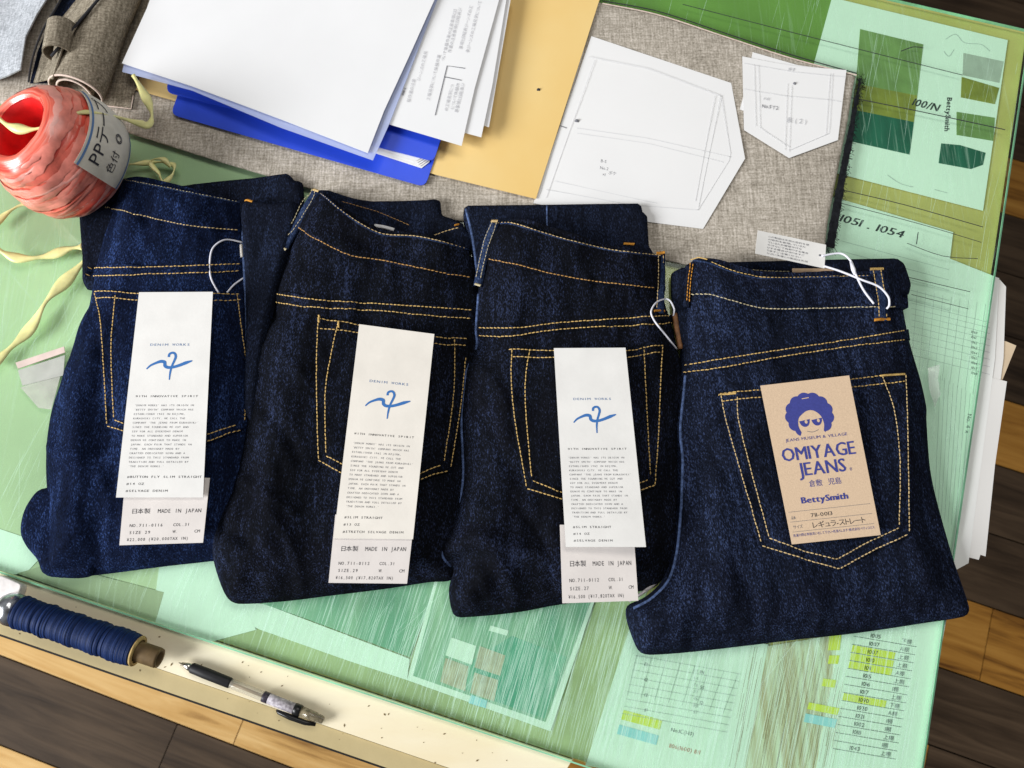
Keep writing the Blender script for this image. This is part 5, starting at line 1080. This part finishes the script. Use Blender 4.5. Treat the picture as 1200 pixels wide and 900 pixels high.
def bold_line(s, u0, v0, wu, sv, du=0.004):
    for k in range(3): lettering('lettering', [(s, u0 + du * (k - 1), v0, wu, sv, None)], (lambda kk: (lambda u, v: S40(u, v) + Vector((0, 0, 0.0004 + 0.00004 * kk))))(k), M['violet'], kc)
bold_line('OMIYAGE', 0.085, 0.485, 0.835, 0.118)
bold_line('JEANS', 0.235, 0.585, 0.545, 0.118)
lettering('lettering', [('®', 0.80, 0.585, 0.03, 0.03, None)], S4, M['violet'], kc)
lettering('lettering', [('倉敷', 0.32, 0.655, 0.155, 0.046, None), ('児島', 0.535, 0.655, 0.155, 0.046, None)], S4, M['violet'], kc)
bold_line('BettySmith', 0.20, 0.755, 0.53, 0.056, 0.005)
lettering('lettering', [('品番', 0.05, 0.845, 0.05, 0.02, None), ('サイズ', 0.05, 0.905, 0.11, 0.026, None)], S4, M['greyink'], kc)
lettering('lettering', [('711-0013', 0.27, 0.845, 0.25, 0.034, None), ('レギュラ-ストレート', 0.27, 0.912, 0.60, 0.045, None)], S4, M['ink'], kc)
lettering('fine_print', [('洗濯の際は単独洗いをして下さい・色落ちします・株式会社ベティスミス', 0.03, 0.955, 0.92, 0.02, None)], S4, M['violet'], kc)
V, F = [], []
for vv_ in (0.80, 0.862, 0.925): ribbon_vf([S4(u, vv_) for u in np.linspace(0.03, 0.95, 12)], 0.0003, V, F)
obj('ruled_line', V, F, M['greyink'], kc, smooth=False)
# emblem: scalloped dark hair with a bare face and shades
AR = 0.57           # width/height of the card in its own units
def E(x, y): return S4(0.475 + x, 0.205 + y * AR)
out = []
for i in range(145):
    a = math.radians(-58 + 296 * i / 144); r = 0.252 * (1 + 0.085 * abs(math.sin(a * 6.5)) ** 0.8) ; out.append((-(-r) * math.cos(a) * 1.0, -r * math.sin(a) * 0.92 + 0.02))
inner = catmull([(-0.125, 0.20), (-0.145, 0.12), (-0.125, 0.04), (-0.07, -0.005), (-0.02, -0.03), (0.04, -0.03), (0.09, 0.0), (0.128, 0.05), (0.142, 0.13), (0.125, 0.20)], 4)
poly = [np.array(q) for q in out] + [np.array(q) for q in inner]
res = delaunay_2d_cdt([Vector((q[0], q[1])) for q in poly], [(i, (i+1) % len(poly)) for i in range(len(poly))], [], 1, 1e-6)
obj('emblem', [E(q.x, q.y) for q in res[0]], res[2], M['violet'], kc, smooth=False)
for cx in (-0.068, 0.070):
    pts = [(cx - 0.062, 0.075), (cx + 0.062, 0.062)] + [(cx + 0.058 * math.cos(a), 0.072 + 0.07 * math.sin(a)) for a in np.linspace(0.1, math.pi - 0.1, 10)]
    V = [E(x, y) for x, y in pts]; obj('emblem', V, [tuple(range(len(V)))], M['violet'], kc, smooth=False)
    pts = [(cx + 0.016 + 0.016 * math.cos(a), 0.088 + 0.02 * math.sin(a)) for a in np.linspace(0, 2 * math.pi, 10, endpoint=False)]
    V = [E(x, y) + Vector((0, 0, 0.0001)) for x, y in pts]; obj('emblem', V, [tuple(range(len(V)))], M['kraft'], kc, smooth=False)
V, F = ribbon_vf([E(x, y) for x, y in catmull([(-0.06, 0.19), (0.0, 0.205), (0.07, 0.185)], 4)], 0.0005); obj('emblem', V, F, M['greyink'], kc)
V, F = ribbon_vf([E(-0.05, -0.165) + Vector((0, 0, .0002)), E(0.03, -0.17) + Vector((0, 0, .0002))], 0.0007); obj('emblem', V, F, M['kraft'], kc)
# small care tag on a string, right jeans
ct = thing('care_tag', P(925, 292, 0.034), 'small white printed care tag on a string at the top of the rightmost jeans', 'tag')
SC0 = quadS([(888, 270), (968, 287), (966, 314.5), (885, 297)], lambda u, v: 0.034 + 0.004 * (1 - u) ** 2 * (0.5 + v), 0.0)
cloth_grid('card', SC0, 12, 6, M['card'], ct, 0.0005)
SC = lambda u, v: SC0(u, v) + Vector((0, 0, 0.0004))
jp = 'この製品は天然の染料を使用しているため摩擦や汗などで色移りする場合がありますご注意ください洗濯'
lettering('fine_print', [(''.join(jp[(i * 7 + k) % len(jp)] for k in range(12 - (i % 3))), 0.16, 0.20 + i * 0.12, 0.60 - 0.05 * (i % 3), 0.085, None) for i in range(7)], SC, M['greyink'], ct, kind='stuff')
v, f = lathe_vf(SC(0.92, 0.5), SC(0.92, 0.5) + Vector((0, 0, 0.001)), [(0, 0.0011), (0.0002, 0.001)], 10); obj('punched_hole', v, f, M['greyink'], ct)
for st in ([(963, 300, .0352), (985, 297, .036), (997, 306, .039), (1003, 322, .0415), (1012, 340, .0405), (1024, 356, .0385)], [(966, 312, .0345), (985, 318, .0385), (1010, 328, .0425), (1030, 336, .0425), (1041, 348, .0405), (1042, 358, .0385), (1039, 362, .037)]):
    cc = catmull([np.array(q, float) for q in st], 8); v, f = tube_vf([P(*q) for q in cc], 0.0010, 7); obj('string', v, f, M['string'], ct)
v, f = tube_vf([P(997, 307, .0395), P(1000, 316, .041), P(1002, 322, .0415)], [0.0012, 0.0021, 0.0013], 7); obj('string_lock', v, f, M['string'], ct)

# ================================================================== THREAD SPOOL, PEN, CHALK
RH = -GLT - 0.0012
def metal(name, col, rough): return simple(name, col, rough, metal=1.0, spec=0.5)
sr = 0.0142
sa_, sb_ = P(-4, 708, RH + sr), P(190, 772.5, RH + sr)
sl = (sb_ - sa_).length
sp_ = thing('thread_spool', P(90, 742, RH), 'long spool of blue thread on the cream table rail', 'thread spool')
v, f = lathe_vf(sa_, sb_, [(0.02, 0.0086), (sl - 0.004, 0.0086), (sl - 0.002, 0.0080), (sl - 0.0025, 0.0062), (sl - 0.010, 0.0058)], 28); obj('core', v, f, simple('brown_card_core', (0.15, 0.095, 0.04), 0.6, 0.3, 120), sp_)
t0, t1 = 0.021, sl - 0.024
pr2 = [(t0, 0.011), (t0 + 0.0003, 0.0120)]; nn = 420
for i in range(nn + 1):
    t = t0 + 0.001 + (t1 - t0 - 0.002) * i / nn; ph_ = i / nn * 14.6 + 0.55 * math.sin(i * 0.06)
    r = 0.0126 + 0.0013 * (1 - math.exp(-abs(math.sin(math.pi * ph_)) * 4.5)) + 0.0005 * math.sin(ph_ * 2.1) + 0.00018 * math.sin(i * 2.3) + 0.0003 * math.sin(i * 0.31)
    pr2.append((t, r))
pr2 += [(t1 - 0.0003, 0.0117), (t1, 0.011)]
v, f = lathe_vf(sa_, sb_, pr2, 40, closed=False)
m, nt, b, N, L = newmat('blue_thread')
tc = N('ShaderNodeTexCoord'); vr = N('ShaderNodeVectorMath'); vr.operation = 'DOT_PRODUCT'; axd = (sb_ - sa_).normalized(); vr.inputs[1].default_value = tuple(axd); L(tc.outputs['Object'], vr.inputs[0])
n = N('ShaderNodeTexNoise'); n.noise_dimensions = '1D'; n.inputs['Scale'].default_value = 1600; n.inputs['Detail'].default_value = 4; L(vr.outputs['Value'], n.inputs['W'])
cr = N('ShaderNodeValToRGB'); e = cr.color_ramp.elements; e[0].position = 0.35; e[0].color = (0.0012, 0.004, 0.02, 1); e[1].position = 0.7; e[1].color = (0.010, 0.045, 0.20, 1)
L(n.outputs['Fac'], cr.inputs[0]); L(cr.outputs[0], b.inputs['Base Color']); b.inputs['Roughness'].default_value = 0.6; b.inputs['Specular IOR Level'].default_value = 0.25
bpn = N('ShaderNodeBump'); bpn.inputs['Distance'].default_value = 0.0006; bpn.inputs['Strength'].default_value = 0.8; L(n.outputs['Fac'], bpn.inputs['Height']); L(bpn.outputs[0], b.inputs['Normal'])
obj('thread', v, f, m, sp_)
v, f = lathe_vf(sa_, sb_, [(t1 + 0.0003, 0.0005), (t1 + 0.0004, 0.0128), (t1 + 0.0012, 0.0132), (t1 + 0.0022, 0.0128), (t1 + 0.0024, 0.0100)], 30, closed=False); obj('end_disc', v, f, simple('tan_card_disc', (0.52, 0.36, 0.14), 0.7, 0.3, 200), sp_)
v, f = lathe_vf(sa_, sb_, [(0.004, 0.004), (0.005, 0.010), (0.009, 0.0130), (0.015, 0.0142), (0.0205, 0.0138), (0.0208, 0.009)], 30); obj('metal_cap', v, f, simple('worn_silver_cap', (0.62, 0.64, 0.68), 0.25, 0.5, 130, 0.6, 160, metal=0.9), sp_)
# ball pen
pr_r = 0.0046; ph0, ph1 = P(209.5, 776.5, RH + pr_r + 0.0006), P(379, 844, RH + pr_r + 0.0006); pl_ = (ph1 - ph0).length
pen = thing('ball_pen', P(295, 811, RH), 'clear ball pen with black grip on the cream table rail', 'pen')
def pen_part(name, prof, m, seg=24): v, f = lathe_vf(ph0, ph1, [(t * pl_, r * 0.86) for t, r in prof], seg); return obj(name, v, f, m, pen)
blk = simple('black_rubber', (0.012, 0.012, 0.014), 0.55, 0.2, 200)
clr = simple('smoky_clear_plastic', (0.60, 0.56, 0.46), 0.12, spec=0.6, alpha=0.35)
pen_part('tip', [(0, 0.0004), (0.02, 0.0010), (0.021, 0.0017), (0.065, 0.0036), (0.085, 0.0042)], metal('pen_steel', (0.72, 0.68, 0.62), 0.25))
pen_part('grip', [(0.085, 0.0042), (0.095, 0.0052), (0.2, 0.0055), (0.355, 0.0053), (0.365, 0.0046)], blk)
pen_part('refill', [(0.36, 0.0016), (0.62, 0.0016)], simple('refill_brown', (0.20, 0.12, 0.04), 0.3), 12)
pen_part('barrel', [(0.362, 0.0044), (0.37, 0.0049), (0.58, 0.0050), (0.60, 0.0050)], clr)
pen_part('band', [(0.588, 0.0052), (0.59, 0.0054), (0.625, 0.0054), (0.627, 0.0052)], simple('dark_print_band', (0.05, 0.04, 0.06), 0.4, 0.6, 500))
pen_part('barcode_label', [(0.627, 0.0051), (0.628, 0.0053), (0.80, 0.0053), (0.801, 0.0051)], simple('printed_label', (0.62, 0.58, 0.62), 0.5, 0.5, 420, col2=(0.25, 0.22, 0.25)))
pen_part('clip_ring', [(0.801, 0.0052), (0.803, 0.0058), (0.845, 0.0058), (0.847, 0.0052)], simple('black_plastic', (0.012, 0.012, 0.012), 0.3))
pen_part('cap', [(0.847, 0.0050), (0.95, 0.0047), (0.955, 0.0040), (0.995, 0.0038), (1.0, 0.0030)], simple('smoky_grey_plastic', (0.30, 0.25, 0.16), 0.15, 0.6, 260, spec=0.6, alpha=0.7))
dirp = (ph1 - ph0).normalized(); sdp = Vector((dirp.y, -dirp.x, 0)).normalized()
pts = [ph0 + dirp * (pl_ * t) + sdp * o_ + Vector((0, 0, z_)) for t, o_, z_ in ((0.70, 0.0062, 0.0), (0.72, 0.0070, 0.0005), (0.80, 0.0073, 0.001), (0.90, 0.0068, 0.001), (0.965, 0.0052, 0.0005))]
v, f = tube_vf(pts, [0.0009, 0.0019, 0.0024, 0.0022, 0.0016], 10); obj('clip', v, f, simple('black_plastic_clip', (0.01, 0.01, 0.01), 0.3), pen)
# white chalk block at left edge
ck = prism('chalk_block', rounded([(-20, 676), (0, 674), (25, 685), (20, 700), (10, 706), (-20, 694)], 4, 3), RH + 0.011, 0.0108, simple('white_chalk', (0.78, 0.74, 0.72), 0.8, 0.15, 120, 0.3, 200))
bv = ck.modifiers.new('bevel', 'BEVEL'); bv.width = 0.0015; bv.segments = 2
tag(ck, 'white chalk block behind the metal end of the thread spool', 'chalk')
# crumbs of dust on the rail
cv, cf_ = [], []
for i in range(70):
    x = random.uniform(5, 640); y = g0(x) + random.uniform(8, 66); r = random.uniform(0.0002, 0.0008); q = P(x, y, RH + 0.0002 if y < 720 + 0.342 * x else RH - 0.0018); b0 = len(cv)
    k = random.uniform(0.6, 2.5); a = random.random() * 3
    for dx, dy, dz in ((k, 0, 0), (0, 1, 0), (-k, 0, 0), (0, -1, 0), (0, 0, 0.8)): cv.append(q + Vector(((dx * math.cos(a) - dy * math.sin(a)) * r, (dx * math.sin(a) + dy * math.cos(a)) * r, dz * r)))
    cf_ += [(b0, b0+1, b0+4), (b0+1, b0+2, b0+4), (b0+2, b0+3, b0+4), (b0+3, b0, b0+4)]
o = obj('dust_crumbs', cv, cf_, simple('brown_crumb', (0.22, 0.15, 0.07), 0.8), kind='stuff'); o['label'] = 'tiny brown dust crumbs scattered along the cream rail'; o['category'] = 'crumbs'
